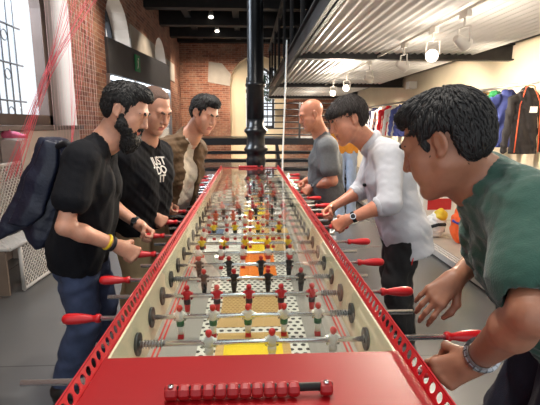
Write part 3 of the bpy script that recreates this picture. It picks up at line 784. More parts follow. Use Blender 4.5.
# ---------------------------------------------------------------- outside the windows
t = thing('tree', 'green tree seen outside the left window', 'tree', (-6.2, 7.0, 0))
m = MB(); m.tube([(-6.2, 7, 0), (-6.15, 7.0, 1.6), (-6.25, 7.1, 2.6)], [.14, .11, .07], 8); m.build('trunk', M['frame_wood'], t)
m = MB()
for i in range(420):
    a, r, z = random.uniform(0, 2*PI), random.uniform(.1, 1.0)**.5*1.3, random.uniform(1.3, 3.3)
    p = V(-6.2+r*math.cos(a), 7+r*math.sin(a), z); d = V(random.gauss(0, 1), random.gauss(0, 1), random.gauss(0, 1)); d = nrm(d)*.11; e = nrm(np.cross(d, V(.3, .2, 1)))*.06
    m.add([p-d, p+e, p+d, p-e], [(0, 1, 2, 3)])
m.build('foliage', M['leaf'], t, fixn=False)
t = thing('tree', 'dark green tree seen outside the arched end window', 'tree', (.6, 20, 0))
m = MB(); m.tube([(.6, 20, 0), (.55, 20.0, 1.6), (.5, 20.1, 3.0)], [.14, .11, .07], 8); m.build('trunk', M['frame_wood'], t)
m = MB()
for i in range(700):
    q = nrm((random.gauss(0, 1), random.gauss(0, 1), random.gauss(0, 1)))*random.uniform(.3, 1)**.5; p = V(.5, 20, 3.9)+q*V(1.9, 1.2, 1.5); d = nrm((random.gauss(0, 1), random.gauss(0, 1), random.gauss(0, 1)))*.16; e = nrm(np.cross(d, V(.3, .2, 1)))*.09
    m.add([p-d, p+e, p+d, p-e], [(0, 1, 2, 3)])
m.build('foliage', M['leaf_dark'], t, fixn=False)
b = thing('building', 'pale building across the street beyond the left window', 'building', (-12, 11, 0))
m = MB(); m.box(-12.5, 6, 0, -12, 20, 2.6); m.build('wall', M['facade'], b)
for y in (7.5, 9.6, 11.7, 13.8): MB().box(-12.02, y, .9, -11.96, y+.9, 2.1).build('window', M['frame_dark'], b)
struct(MB().box(-30, -6, -.12, XL-.55, 40, -.02).build('ground', M['facade']))

# ---------------------------------------------------------------- entrance lobby on the left wall
e = thing('entrance_lobby', 'glazed entrance lobby with dark grey fascia under the left arches', 'entrance', (-2.45, 10, 0))
A_, B_ = V(-2.58, 8.25, 0), V(-2.14, 12.0, 0)
def slab(m, z0, z1, w=.06, a=A_, b=B_, mi=0): m.beam(a+V(0, 0, (z0+z1)/2), b+V(0, 0, (z0+z1)/2), w, z1-z0, mi)
m = MB(); slab(m, 2.36, 3.0, .07); m.hexa([A_+V(0, 0, 2.36), B_+V(0, 0, 2.36), V(-2.6, 12, 2.36), V(-2.6, 8.4, 2.36), A_+V(0, 0, 2.42), B_+V(0, 0, 2.42), V(-2.6, 12, 2.42), V(-2.6, 8.4, 2.42)]); m.build('fascia', M['fascia'], e)
m = MB(); d = nrm(B_-A_); m.beam(A_+V(-.02, .2, 2.31), B_+V(-.02, -.2, 2.31), .10, .06); m.build('light_strip', M['led'], e)
for i in range(4):
    p = A_+(B_-A_)*(i/3); MB().beam(p, p+V(0, 0, 2.36), .07, .07).build('post', M['steel'], e)
for i in range(3):
    p, q = A_+(B_-A_)*(i/3+.02), A_+(B_-A_)*((i+1)/3-.02); m = MB(); m.beam(p+V(0, 0, 1.19), q+V(0, 0, 1.19), .012, 2.3); m.build('door_glass', M['pane'], e)
p = A_+(B_-A_)*.36; sgn = thing('exit_sign', 'small green exit sign on the dark grey fascia', 'sign', p+V(.05, 0, 2.72))
m = MB(); m.beam(p+V(.05, -.13, 2.72), p+V(.07, .13, 2.72), .03, .34); m.build('sign_panel', M['exit_green'], sgn)
m = MB(); q = p+V(.072, 0, 2.72)
m.sphere(q+V(0, .02, .09), .022, 8, 6); m.beam(q+V(0, .0, .06), q+V(0, .01, -.03), .012, .05); m.beam(q+V(0, .0, -.03), q+V(0, -.05, -.11), .012, .02); m.beam(q+V(0, .0, -.03), q+V(0, .05, -.10), .012, .02); m.beam(q+V(0, .0, .04), q+V(0, .06, .02), .012, .018)
m.build('running_figure', M['white_paint'], sgn)
MBs = MB().box(-2.62, 12.05, 2.35, -2.5, 12.4, 2.7).build('alarm_box', M['white_paint'], bevel=.01)
tag(MBs, 'small white box on the brick between the left arches', 'box')

# ---------------------------------------------------------------- thread installation
m = MB(); low = at(12, 176, 4.0)
for i in range(24):
    f = i/23; k = at(46+random.uniform(-4, 4), 76+random.uniform(-8, 8), 4.2)
    t_ = at(63+35*f+random.uniform(-2, 2), 0, 4.45+.3*random.random()); a = k+(t_-k)*((ZC-k[2])/(t_[2]-k[2]))
    m.tube([a, k, low+V(random.uniform(-.05, .05), random.uniform(-.06, .06), random.uniform(-.05, .05))], .0017, 4, 0, False)
for i in range(7):
    f = i/6; t_ = at(66+30*f, 0, 4.6); b_ = at(70+10*f, 100+random.uniform(-20, 10), 4.7); a = b_+(t_-b_)*((ZC-b_[2])/(t_[2]-b_[2])); m.tube([a, b_+(b_-a)*.6], .0014, 4, 0, False)
tag(m.build('red_thread_curtain', M['thread_red'], fixn=False), 'bundle of taut red threads hung from the ceiling by the left window', 'thread art', kind='stuff')
m = MB()
for i in range(18):
    f = i/17; a = V(-2.30+.22*f+random.uniform(-.02, .02), 5.3+.9*f, ZC); b = V(-2.36+.22*f, 5.35+.9*f, .45+random.uniform(0, .1))
    m.tube([a, b], .0013, 4, 0, False)
tag(m.build('pale_thread_curtain', M['thread_pale'], fixn=False), 'veil of pale pink upright threads in front of the brick pier', 'thread art', kind='stuff')

# ---------------------------------------------------------------- perforated metal bench, display stand, pink shoe
bn = thing('mesh_bench', 'long white perforated metal bench on the floor at left', 'bench', (-2.1, 4.3, 0))
def lattice(p0, pu, pv, nu, nv, name, frame=True):
    m = MB(); p0, pu, pv = V(*p0), V(*pu), V(*pv)
    for s in (1, -1):
        for i in range(-nv, nu+1):
            a, b = (i, 0), (i+nv, nv)
            lo, hi = max(0, -i), min(nv, nu-i)
            if hi <= lo: continue
            g = lambda j: p0+pu*(((i+j)/nu) if s > 0 else 1-(i+j)/nu)+pv*(j/nv)
            m.tube([g(lo), g(hi)], .0068, 4, 0, False)
    if frame:
        c = [p0, p0+pu, p0+pu+pv, p0+pv, p0]
        for a, b in zip(c, c[1:]): m.tube([a, b], .017, 8)
    m.build(name, M['white_metal'], bn)
lattice((-2.32, 3.45, .42), (.06, 1.75, 0), (-.10, 0, .62), 34, 12, 'backrest')
lattice((-2.32, 3.45, .42), (.06, 1.75, 0), (.36, 0, 0), 34, 7, 'seat')
lattice((-1.96, 3.60, .02), (.06, 1.6, 0), (0, 0, .40), 32, 8, 'front_panel')
MB().box(-2.30, 3.45, .02, -2.0, 3.47, .41).build('end_panel', M['panel_brown'], bn)
MB().box(-2.30, 5.15, .02, -1.92, 5.17, .41).build('end_panel', M['panel_brown'], bn)
st = tag(MB().box(-2.56, 4.55, 0, -2.36, 4.75, 1.27).build('display_stand', M['stand_grey'], bevel=.006), 'slim grey display stand below the left window', 'stand')
sh = thing('sports_shoe', 'pink sports shoe on the grey stand below the left window', 'shoe', (-2.46, 4.65, 1.27))
F = Field(); c = V(-2.46, 4.65, 1.27)
F.chain([c+V(-.09, 0, .05), c+V(.0, 0, .045), c+V(.10, 0, .03)], [.037, .036, .026], .03).cone(c+V(-.09, 0, .05), c+V(-.07, 0, .10), .036, .03, .03)
F.cone(c+V(-.085, 0, .10), c+V(-.08, 0, .16), .022, .026, .005, 's').cut(c+V(0, 0, .016), (0, 0, -1)); F.build('upper', M['pink'], sh, .006)
m = MB(); m.add([c+V(-.12+.25*(.5-.5*math.cos(t)), .04*math.sin(t), z) for z in (0, .018) for t in np.linspace(0, 2*PI, 16, False)], [tuple(range(16))[::-1], tuple(range(16, 32))]+[(i, (i+1) % 16, (i+1) % 16+16, i+16) for i in range(16)]); m.build('sole', M['white_paint'], sh)

# ---------------------------------------------------------------- cast-iron column and white cable
cx_, cy_ = .095, 5.78
col = thing('iron_column', 'dark fluted cast iron column standing behind the far end of the table', 'column', (cx_, cy_, 0))
pr = [(.24, 0), (.24, .10), (.21, .13), (.21, .30), (.17, .34), (.125, .42), (.118, .86), (.13, .90), (.13, .98), (.122, 1.0), (.125, 1.04), (.145, 1.07), (.165, 1.10), (.145, 1.13), (.122, 1.17), (.118, 1.28), (.13, 1.31), (.155, 1.335), (.155, 1.36), (.13, 1.385), (.112, 1.42), (.11, 1.5)]
MB().lathe(pr, (cx_, cy_, 0), 28).build('base', M['iron'], col)
MB().lathe([(.11, 1.5), (.109, 1.9), (.128, 1.92), (.135, 1.945), (.128, 1.97), (.108, 1.99), (.102, 3.0), (.096, 4.2), (.10, 4.25)], (cx_, cy_, 0), 28).build('shaft', M['iron'], col)
MB().lathe([(.10, 4.25), (.125, 4.28), (.11, 4.32), (.12, 4.4), (.18, 4.5), (.20, 4.53), (.20, ZC-.42+.09)], (cx_, cy_, 0), 28).build('capital', M['iron'], col)
m = MB(); m.tube([at(287, 40, 5.62), at(285, 100, 5.6), at(283, 150, 5.58), at(282.6, 168, 5.56), V(.44, 5.55, .01)], .011, 8)
tag(m.build('hanging_cable', M['cable']), 'thin white cable hanging beside the far right corner of the table', 'cable')

# ---------------------------------------------------------------- mezzanine on the right
mz = 2.42
def ibeam(m, a, b, w, h, t=.022, f=.022):
    a, b = V(*a), V(*b); m.beam(a, b, t, h); m.beam(a+V(0, 0, h/2-f/2), b+V(0, 0, h/2-f/2), w, f); m.beam(a-V(0, 0, h/2-f/2), b-V(0, 0, h/2-f/2), w, f)
m = MB(); ibeam(m, (.68, 1.0, 2.47), (.68, 14.2, 2.47), .10, .24); struct(m.build('mezzanine_edge_beam', M['steel_dark']))
for y in (6.2, 10.6, 15.0):
    m = MB(); ibeam(m, (.70, y, 2.445), (XR, y, 2.445), .13, .23); struct(m.build('mezzanine_cross_beam', M['steel_dark']))
n = 25*8; m = MB(); vs = []
xs = np.linspace(.73, 3.22, n+1)
ys = [1.0, 3.0, 6.19, 6.21, 10.59, 10.61, 14.99, 16.9]
for y in ys:
    for x in xs:
        w = math.sin(2*PI*(x-.73)/.0996); w = math.copysign(abs(w)**.6, w); vs.append((x, y, mz+.013*w))
N1 = n+1
m.add(vs, [(j*N1+i, j*N1+i+1, (j+1)*N1+i+1, (j+1)*N1+i) for j in range(len(ys)-1) for i in range(n)], 0, True)
struct(m.build('ceiling_mezzanine', M['corrugated']))
struct(MB().box(.72, 1.0, 2.565, XR, 14.2, 2.62).build('floor_mezzanine', M['steel_dark']))
bl = thing('balustrade', 'dark glass balustrade along the upper floor edge', 'balustrade', (.69, 7, 2.6))
for y in np.arange(1.4, 14.2, 1.4):
    MB().box(.66, y-.03, 2.58, .72, y+.03, 3.72).build('post', M['steel_dark'], bl)
    if y < 13: MB().box(.685, y+.06, 2.72, .697, y+1.34, 3.64).build('glass_panel', M['smoked'], bl)
MB().box(.64, 1.3, 3.72, .74, 14.1, 3.78).build('handrail', M['steel_dark'], bl)

# track and spot lamps
tk = tag(MB().box(1.822, 2.0, 2.36, 1.844, 10.4, 2.385).build('lamp_track', M['white_metal']), 'white lamp track fixed under the corrugated ceiling', 'track')
def spot_lamp(label, loc, aim):
    t = thing('spot_lamp', label, 'lamp', loc, 'spot lamps under the corrugated ceiling'); L = V(*loc); d = nrm(aim)
    MB().box(L[0]-.02, L[1]-.07, 2.31, L[0]+.02, L[1]+.07, 2.36).build('adapter', M['white_metal'], t)
    hd = V(L[0], L[1], 2.31-.20)
    m = MB(); m.tube([(L[0], L[1], 2.31), (L[0], L[1], 2.24)], .012, 8); sd = nrm(np.cross(d, V(0, 0, 1)))
    m.tube([V(L[0], L[1], 2.24), V(L[0], L[1], 2.235)+sd*.06, hd+sd*.066], .008, 6).tube([V(L[0], L[1], 2.24), V(L[0], L[1], 2.235)-sd*.06, hd-sd*.066], .008, 6); m.build('yoke', M['white_metal'], t)
    m = MB(); m.tube([hd-d*.10, hd-d*.085, hd-d*.03, hd+d*.03, hd+d*.04], [.025, .036, .048, .062, .062], 20); h = m.build('lamp_head', M['white_metal'], t)
    m = MB(); m.tube([hd+d*.0405, hd+d*.043], .050, 20); q = m.build('lens', M['lamp_on'], t); q.parent = h; q.location = (0, 0, 0)
    li = bpy.data.lights.new('spot_beam', 'SPOT'); li.energy = 340; li.spot_size = 1.3; li.spot_blend = .7; li.color = (1, .87, .70); li.shadow_soft_size = .05
    lo = bpy.data.objects.new('spot_beam', li); C.objects.link(lo); lo.location = tuple(hd+d*.06); lo.rotation_euler = Vector(d).to_track_quat('-Z', 'Y').to_euler()
    pl = bpy.data.lights.new('added_spill', 'POINT'); pl.energy = 8; pl.color = (1, .88, .74); pl.shadow_soft_size = .06  # extra point light, added to brighten the corrugated ceiling
    po = bpy.data.objects.new('added_spill', pl); C.objects.link(po); po.location = tuple(hd+d*.12)
    return t
for lab, Y, aim in (('nearest spot lamp under the corrugated ceiling, seen from the side', 3.72, (.9, .35, -.35)), ('round glowing spot lamp above the green shirt man', 4.34, (-.45, -.75, -.35)),
                    ('third spot lamp from the front, above the white shirt man', 5.15, (1, .3, -.3)), ('fourth spot lamp from the front along the ceiling track', 6.6, (.9, .5, -.3)),
                    ('fifth spot lamp from the front along the ceiling track', 8.1, (-.5, -.8, -.25)), ('farthest spot lamp along the ceiling track', 9.4, (-.3, -.9, -.2))):
    spot_lamp(lab, (1.833, Y, 2.31), aim)
for q, (px, py, Y, lab) in enumerate(((211, 17, 13.2, 'ceiling lamp glowing on a dark timber beam, nearer one'), (217, 31, 15.0, 'ceiling lamp glowing low before the end wall'))):
    p = at(px, py, Y); t = thing('ceiling_spot', lab, 'lamp', p)
    m = MB(); m.tube([p+V(0, .05, .15), p], [.06, .08], 14); m.tube([p+V(0, .05, .15), V(p[0], p[1]+.05, ZC-.2)], .012, 6); m.build('lamp_head', M['white_metal'], t)
    m = MB(); m.tube([p-V(0, .0, .001), p-V(0, .003, .008)], .07, 14); m.build('lens', M['lamp_on'], t)
fl = tag(MB().box(3.55, 9.55, 2.22, 3.74, 9.75, 2.38).build('wall_box', M['white_paint'], bevel=.01), 'small white box high on the right wall under a steel beam', 'speaker')  # plain white fixture box at the end of the steel beam

# ---------------------------------------------------------------- black steps and railing at the end of the hall
sc = thing('staircase', 'wide black open steps behind the table and the iron column', 'stairs', (0, 8.5, 0))
SX0, SX1 = -1.75, 1.75
def stepb(name, y0, y1, z0, z1, mt='step_black'): return MB().box(SX0, y0, z0, SX1, y1, z1).build(name, M[mt], sc, bevel=.006)
stepb('landing', 8.4, 10.2, 1.04, 1.17)
for i, z in enumerate((.93, .80, .67, .54)):
    stepb('tread', 8.1-.30*i, 8.38-.30*i, z-.05, z)
stepb('bottom_beam', 7.2, 7.4, .22, .46)
for x in (SX0, SX1-.06, .52):
    MB().hexa([(x, 7.2, 0), (x+.06, 7.2, 0), (x+.06, 8.4, 0), (x, 8.4, 0), (x, 7.2, .46), (x+.06, 7.2, .46), (x+.06, 8.42, 1.05), (x, 8.42, 1.05)]).build('stringer', M['step_black'], sc)
for x in (SX0+.1, SX1-.1):
    MB().box(x-.05, 10.0, 0, x+.05, 10.1, 1.05).build('post', M['step_black'], sc)
rl = thing('stair_railing', 'black railing of level bars above the steps behind the bald man', 'railing', (1, 8.5, 1.17))
for x in (.12, 1.0, 1.9): MB().box(x-.02, 8.44, 1.17, x+.02, 8.48, 1.86).build('post', M['steel_dark'], rl)
for i, z in enumerate((1.24, 1.36, 1.48, 1.60, 1.72, 1.84)):
    m = MB(); m.tube([(.06, 8.46, z), (1.95, 8.46, z)], .012, 8); m.build('bar', M['steel_dark'], rl)

# ---------------------------------------------------------------- clothes on the right wall
cr = thing('clothes_rail', 'long chrome clothes rail along the right wall', 'rail', (3.3, 8, 1.9))
m = MB(); m.tube([(3.3, 3.4, 1.905), (3.3, 12.6, 1.905)], .017, 10); m.build('tube', M['steel'], cr)
for y in (3.6, 6.4, 8.9, 12.4): MB().tube([(3.3, y, 1.905), (XR+.01, y, 1.905)], .013, 8).build('bracket', M['steel'], cr)
def garment(name, label, cat, Y, col, w=.20, length=.62, rot=0.0, trim=None, patch=False, X=3.3, sleeves=True, collar=True):
    c = V(X, Y, 1.80); t = thing(name, label, cat, (X, Y, 1.885), 'clothes on the rail along the right wall')
    ca, sa = math.cos(rot), math.sin(rot); L = lambda x, y, z: c+V(x*ca-y*sa, x*sa+y*ca, z)
    F = Field(); F.cone(L(0, 0, -.0), L(-w, 0, -.075), .045, .04, .03).cone(L(0, 0, 0), L(w, 0, -.075), .045, .04, .03)
    for q in (-1, 1):
        F.cone(L(q*w*.45, 0, -.12), L(q*w*.52, 0, -length), .062, .068, .08); F.cone(L(0, 0, -.12), L(0, 0, -length), .055, .06, .08)
        if sleeves: F.cone(L(q*w, 0, -.08), L(q*(w+.06), -.01, -length+.04), .045, .036, .025)
    if collar: F.cone(L(-.05, 0, .035), L(.05, 0, .035), .034, .034, .03)
    F.warp(ripple(24, .012, int(Y*10))); F.cut(L(0, 0, -length), (0, 0, -1))
    mt = col if not isinstance(col, tuple) else mat(name+'_cloth', col, .85, noise=.12, nscale=25, bump=.2, bscale=200)
    F.build('garment_body', mt, t, .011)
    m = MB(); m.tube([L(-.14, 0, .0), L(0, 0, .05), L(.14, 0, .0)], .006, 6); m.tube([L(0, 0, .05), L(0, 0, .075), L(.016, 0, .095), L(.012, 0, .118), L(-.012, 0, .122), L(-.02, 0, .105)], .003, 6); m.build('hanger', M['steel'], t)
    if trim:
        for q in (-1, 1):
            m = MB(); m.tube([L(q*.055, -.035, .06), L(q*.10, -.055, -.05), L(q*.135, -.062, -.15), L(q*.16, -.07, -length+.02)], .006, 6); m.build('piping', trim, t)
        m = MB(); m.tube([L(.06*math.cos(a), -.045-.0*a, .05+.03*math.sin(a)) for a in np.linspace(0, PI, 8)], .006, 6); m.build('collar_piping', trim, t)
    if patch:
        p = L(.02, -.098, -.20); m = MB(); m.hexa([p+V(-.045, 0, -.035), p+V(.045, 0, -.035), p+V(.045, .03, -.035), p+V(-.045, .03, -.035), p+V(-.045, 0, .035), p+V(.045, 0, .035), p+V(.045, .03, .035), p+V(-.045, .03, .035)]); m.build('patch', M['white_paint'], t)
    return t
OR = mat('piping_orange', rgb(226, 96, 56), .6, noise=.05)
garment('track_jacket', 'black track jacket with orange piping and white chest patch', 'jacket', 5.02, rgb(20, 15, 17), rot=.12, trim=OR, patch=True, length=.72)
garment('sweatshirt', 'navy blue top hanging between the green and black jackets', 'jacket', 5.42, rgb(40, 50, 104), rot=.05, length=.66)
garment('sweatshirt', 'green top hanging behind the navy blue one', 'jacket', 5.70, rgb(34, 116, 66), rot=-.08, length=.62)
cm = NT('camouflage_cloth'); v = cm.coord('Object', (1, 1, 1)); nn = cm.add('ShaderNodeTexNoise', Scale=22.0, Detail=2.0); cm.link(v, nn.inputs['Vector'])
rr = cm.add('ShaderNodeValToRGB'); rr.color_ramp.interpolation = 'CONSTANT'; rr.color_ramp.elements[0].color = rgb(66, 48, 30); rr.color_ramp.elements[1].position = .47; rr.color_ramp.elements[1].color = rgb(168, 128, 66)
e3 = rr.color_ramp.elements.new(.58); e3.color = rgb(206, 176, 110); cm.link(nn.outputs['Fac'], rr.inputs['Fac']); cm.link(rr.outputs['Color'], cm.b.inputs['Base Color']); cm.b.inputs['Roughness'].default_value = .85
garment('shirt', 'brown and gold patterned shirt hanging on the right rail', 'shirt', 5.98, cm.m, rot=.05, length=.6)
for lab, Y, cc in (('blue and white top hanging far along the right rail, nearest of that bunch', 9.2, rgb(74, 84, 150)), ('white top hanging beyond the blue one far along the rail', 9.65, rgb(236, 232, 226)), ('red jacket hanging far along the right rail beyond the white top', 10.05, rgb(206, 30, 44)),
                   ('pale beige garment hanging beyond the red jacket', 10.6, rgb(216, 204, 192)), ('dark navy jacket hanging near the far end of the rail', 11.15, rgb(34, 32, 56)), ('white shirt hanging near the far end of the rail', 11.5, rgb(232, 228, 224)), ('red shirt with orange collar at the far end of the rail', 11.85, rgb(222, 52, 60))):
    garment('jacket', lab, 'jacket', Y, cc, rot=random.uniform(-.1, .1), length=.62)
# plinth, cartons and bags under the rail
pl_ = thing('display_plinth', 'low pale display plinth with a white perforated edge at right', 'plinth', (2.9, 6, 0))
MB().box(2.14, 3.3, 0, XR-.01, 9.5, .08).build('deck', mat('deck_board', rgb(186, 172, 156), .5, noise=.06, nscale=4), pl_)
m = MB(); 
for x in (2.02, 2.06, 2.10): m.box(x, 3.3, .02, x+.022, 9.5, .085)
for y in np.arange(3.3, 9.5, .12): m.box(2.02, y, .06, 2.122, y+.02, .08)
m.build('edge_grating', M['white_metal'], pl_)
bx = thing('display_box', 'white display box with a red panel beside the green shirt man', 'box', (2.75, 6.0, .08))
MB().box(2.45, 5.8, .08, 3.1, 6.4, .98).build('carton', M['white_paint'], bx, bevel=.01)
MB().box(2.52, 5.79, .24, 2.86, 5.80, .40).build('red_panel', M['red_metal'], bx)
bg = thing('sports_bag', 'white and yellow bag with a black strap on the plinth', 'bag', (2.2, 4.8, .08))
c = V(2.24, 4.95, .20); F = Field(); F.ell(c, (.14, .12, .13), None, 0).ell(c+V(.06, 0, .10), (.09, .09, .10), None, .05).warp(ripple(30, .015, 8)).cut(c-V(0, 0, .12), (0, 0, -1)); F.build('bag_body', M['white_paint'], bg, .01)
F = Field(); F.ell(c+V(.07, -.03, .14), (.075, .08, .09), None, 0).warp(ripple(30, .01, 9)); F.build('flap', M['yellow_rubber'], bg, .01)
m = MB(); m.tube([c+V(-.08, -.118, .03), c+V(0, -.14, .06), c+V(.1, -.10, .05)], .02, 8); m.build('strap', M['strap'], bg)
bg = thing('orange_bag', 'bright orange bag with a blue band on the plinth edge', 'bag', (2.36, 4.5, .08))
c = V(2.40, 4.62, .28); F = Field(); F.ell(c, (.11, .10, .20), None, 0).cone(c+V(0, 0, .14), c+V(.04, 0, .26), .06, .03, .05).warp(ripple(30, .014, 12)).cut(c-V(0, 0, .19), (0, 0, -1)); F.build('bag_body', mat('orange_cloth', rgb(240, 98, 38), .6, noise=.08, nscale=20), bg, .01)
m = MB(); m.tube([c+V(-.105, -.03, .08), c+V(-.05, -.094, .05), c+V(.03, -.102, .02), c+V(.09, -.06, -.0)], .016, 8); m.build('band', mat('blue_band', rgb(50, 60, 150), .6), bg)
# pale hanging panel display beyond the bald man
# ---------------------------------------------------------------- the long table-football table
tb = thing('foosball_table', 'very long red and cream table football table with many rods', 'game table', (.008, 3.0, 0))
TC = .008; TY0, TY1 = .912, 5.24; ROD_Z, PZ = .82, .745
for q in (-1, 1):
    X = lambda d: TC+q*d
    MB().hexa([(X(.314), TY0, PZ-.02), (X(.328), TY0, PZ-.02), (X(.328), TY1, PZ-.02), (X(.314), TY1, PZ-.02), (X(.331), TY0, .892), (X(.337), TY0, .892), (X(.337), TY1, .892), (X(.331), TY1, .892)]).build('inner_board', M['cream_board'], tb)
    MB().hexa([(X(.330), .48, .42), (X(.342), .48, .42), (X(.342), TY1+.1, .42), (X(.330), TY1+.1, .42), (X(.3375), .48, .893), (X(.345), .48, .893), (X(.345), TY1+.1, .893), (X(.3375), TY1+.1, .893)]).build('side_panel', M['red_lacquer'], tb)
    # punched rail: a leaning strip with a row of round holes
    m = MB(); pit, r, N = .0310, .0112, 12; y = .45
    a0, a1 = V(X(.344), 0, .8925), V(X(.3575), 0, .926); du = a1-a0; Lh = np.linalg.norm(du); du = du/Lh
    while y < TY1+.1:
        cc = a0+du*Lh/2+V(0, y+pit/2, 0); ring = []; sq = []
        for i in range(N):
            t = 2*PI*(i+.5)/N; cx2, sx2 = math.cos(t), math.sin(t); ring.append(cc+du*r*sx2+V(0, r*cx2, 0))
            k = 1/max(abs(cx2), abs(sx2)); ux, uy = cx2*k*pit/2, sx2*k*Lh/2; sq.append(cc+du*uy+V(0, ux, 0))
        for (sy, sx_) in ((1, 1), (1, -1), (-1, -1), (-1, 1)): pass
        sq2 = []
        vs = ring+sq; fs = [(i, (i+1) % N, (i+1) % N+N, i+N) for i in range(N)]
        cor = [cc+du*s*Lh/2+V(0, u*pit/2, 0) for u, s in ((1, 1), (-1, 1), (-1, -1), (1, -1))]
        vs += cor
        for ci, (i, j) in enumerate(((1, 0), (4, 3), (7, 6), (10, 9))): fs.append((N+j, N+i, 2*N+ci))
        m.add(vs, fs); y += pit
    o = m.build('punched_rail', M['red_metal'], tb); sm = o.modifiers.new('sheet', 'SOLIDIFY'); sm.thickness = .0025; sm.offset = 0
    MB().tube([(X(.3575), .45, .9265), (X(.3575), TY1+.1, .9265)], .0022, 8).build('rail_lip', M['red_metal'], tb)
MB().box(TC-.343, .46, .845, TC+.343, TY0, .896).build('end_board', M['red_lacquer'], tb, bevel=.004)
MB().box(TC-.338, TY1, .845, TC+.338, TY1+.12, .896).build('end_board', M['red_lacquer'], tb, bevel=.004)
MB().box(TC-.34, .47, .42, TC+.34, .50, .85).build('end_panel', M['red_lacquer'], tb)
MB().box(TC-.34, TY1+.08, .42, TC+.34, TY1+.11, .85).build('end_panel', M['red_lacquer'], tb)
for y in (.6, 2.2, 3.7, 5.15):
    for q in (-1, 1): MB().hexa([(TC+q*.24-.03, y-.03, 0), (TC+q*.24+.03, y-.03, 0), (TC+q*.24+.03, y+.03, 0), (TC+q*.24-.03, y+.03, 0), (TC+q*.27-.05, y-.05, .45), (TC+q*.27+.05, y-.05, .45), (TC+q*.27+.05, y+.05, .45), (TC+q*.27-.05, y+.05, .45)]).build('leg', M['red_metal'], tb)
MB().box(TC-.33, .5, .42, TC+.33, TY1+.08, .44).build('underside', M['steel_dark'], tb)
MB().box(TC-.318, TY0-.02, PZ-.03, TC+.318, TY1+.02, PZ).build('pitch', M['pitch_grey'], tb)
for q in (-1, 1):
    for dx in (.286, .300): MB().box(TC+q*dx-.003, TY0, PZ, TC+q*dx+.003, TY1, PZ+.0006).build('red_line', M['line_red'], tb)
def panel(x0, x1, y0, y1, mt, lv=1, label=None):
    o = MB().box(TC+x0, y0, PZ-.001, TC+x1, y1, PZ+.0012*lv).build('pitch_print', M[mt], tb)
    if label: o['label'] = label
panel(-.172, .172, .914, 1.80, 'dots', 1, 'white punched-pattern pitch print')
panel(-.115, .115, .93, 1.305, 'wood_tan', 2, 'wood-toned frame print'); panel(-.09, .09, .95, 1.235, 'print_yellow', 3, 'yellow print')
panel(-.122, .118, 1.345, 1.43, 'board_tan', 2); panel(-.115, .115, 1.45, 1.65, 'grid_tan', 2, 'tan ribbed print')
panel(-.14, -.03, 1.80, 2.16, 'dots', 1); panel(-.055, .115, 1.84, 2.17, 'print_orange', 2, 'orange print'); panel(.10, .17, 1.8, 2.16, 'dots', 1)
random.seed(21)
y = 2.2
cyc = [('print_white', 'print_blue', 'board_tan'), ('print_blue', 'print_white', 'wood_tan'), ('dots', 'board_tan', 'print_grey'), ('print_grey', 'print_yellow', 'print_white'), ('print_blue', 'print_orange', 'dots'), ('print_white', 'board_tan', 'print_blue'), ('dots', 'print_grey', 'wood_tan'), ('print_grey', 'print_white', 'board_tan'), ('print_blue', 'wood_tan', 'print_white')]
for i, (a, b, c) in enumerate(cyc):
    L = .32
    panel(-.26, -.175, y+.02, y+L-.02, a, 1); panel(-.165, -.06, y+.01, y+L-.03, 'print_white' if i % 2 else a, 1); panel(-.05, .12, y+.02, y+L-.03, ('print_yellow', 'board_tan', 'wood_tan')[i % 3] if i < 3 else b, 1); panel(.13, .24, y+.02, y+L-.03, c, 1)
    y += L+.005
MB().box(TC-.333, TY0, .8935, TC+.333, TY1, .8965).build('glass_cover', glass_mat('table_glass', (.97, .99, .98, 1), 1.0), tb)

# score counters, sliding beads on a bar
def counter(Y, x0, x1, nb, gap, label):
    b = MB(); b.tube([(x0, Y, .915), (x1, Y, .915)], .0085, 10); bar = b.build('score_bar', M['rubber_black'], tb); bar['label'] = label
    def bead(xa, xb, nm, r=.0148):
        m = MB(); m.lathe([(r*.74, xa), (r*.93, xa+.003), (r, xa+.007), (r, xb-.007), (r*.93, xb-.003), (r*.74, xb)], (0, Y, .9115), 8, axis='x', smooth=False)
        o = m.build(nm, M['bead_red'], tb); o.parent = bar; o.location = (0, 0, 0); return o
    L = x1-x0; w = .030
    for e0 in (x0, x1-w*.82):
        o = bead(e0, e0+w*.82, 'end_stop')
        s = MB().lathe([(.006, .924), (.006, .9275), (.003, .929)], (e0+w*.4, Y-.003, 0), 10).build('screw', M['chrome'], tb); s.parent = bar; s.location = (0, 0, 0)
    bw = (L-2*w*.82-gap)/nb
    for i in range(nb): bead(x0+w*.82+bw*i+.0006, x0+w*.82+bw*(i+1)-.0006, 'score_bead')
counter(.752, -.166, .160, 10, .040, 'black bar with red score beads')
counter(5.30, -.13, .17, 10, .04, 'black bar with red score beads at the far end')

# players --------------------------------------------------------------------
KITS = {'clear': ((204, 40, 40), (226, 226, 220), (226, 226, 220), (226, 226, 220), (200, 40, 40)), 'whitered': ((204, 50, 44), (232, 226, 216), (56, 110, 76), (236, 228, 218), (196, 30, 36)),
        'red': ((200, 30, 40), (196, 24, 36), (60, 30, 40), (214, 60, 60), (220, 190, 170)), 'black': ((196, 36, 40), (30, 24, 26), (26, 22, 24), (30, 24, 26), (196, 34, 38)),
        'yellow': ((206, 60, 44), (244, 208, 30), (40, 40, 46), (230, 226, 216), (200, 40, 40)), 'white': ((200, 50, 44), (234, 230, 222), (206, 60, 60), (236, 232, 226), (200, 36, 38)),
        'orange': ((206, 70, 50), (226, 110, 70), (220, 90, 60), (226, 120, 90), (70, 60, 60))}
pcol = {}
def pm(c):
    if c not in pcol: pcol[c] = mat('figure_paint_%d_%d_%d' % c, rgb(*c), .32, noise=.03)
    return pcol[c]
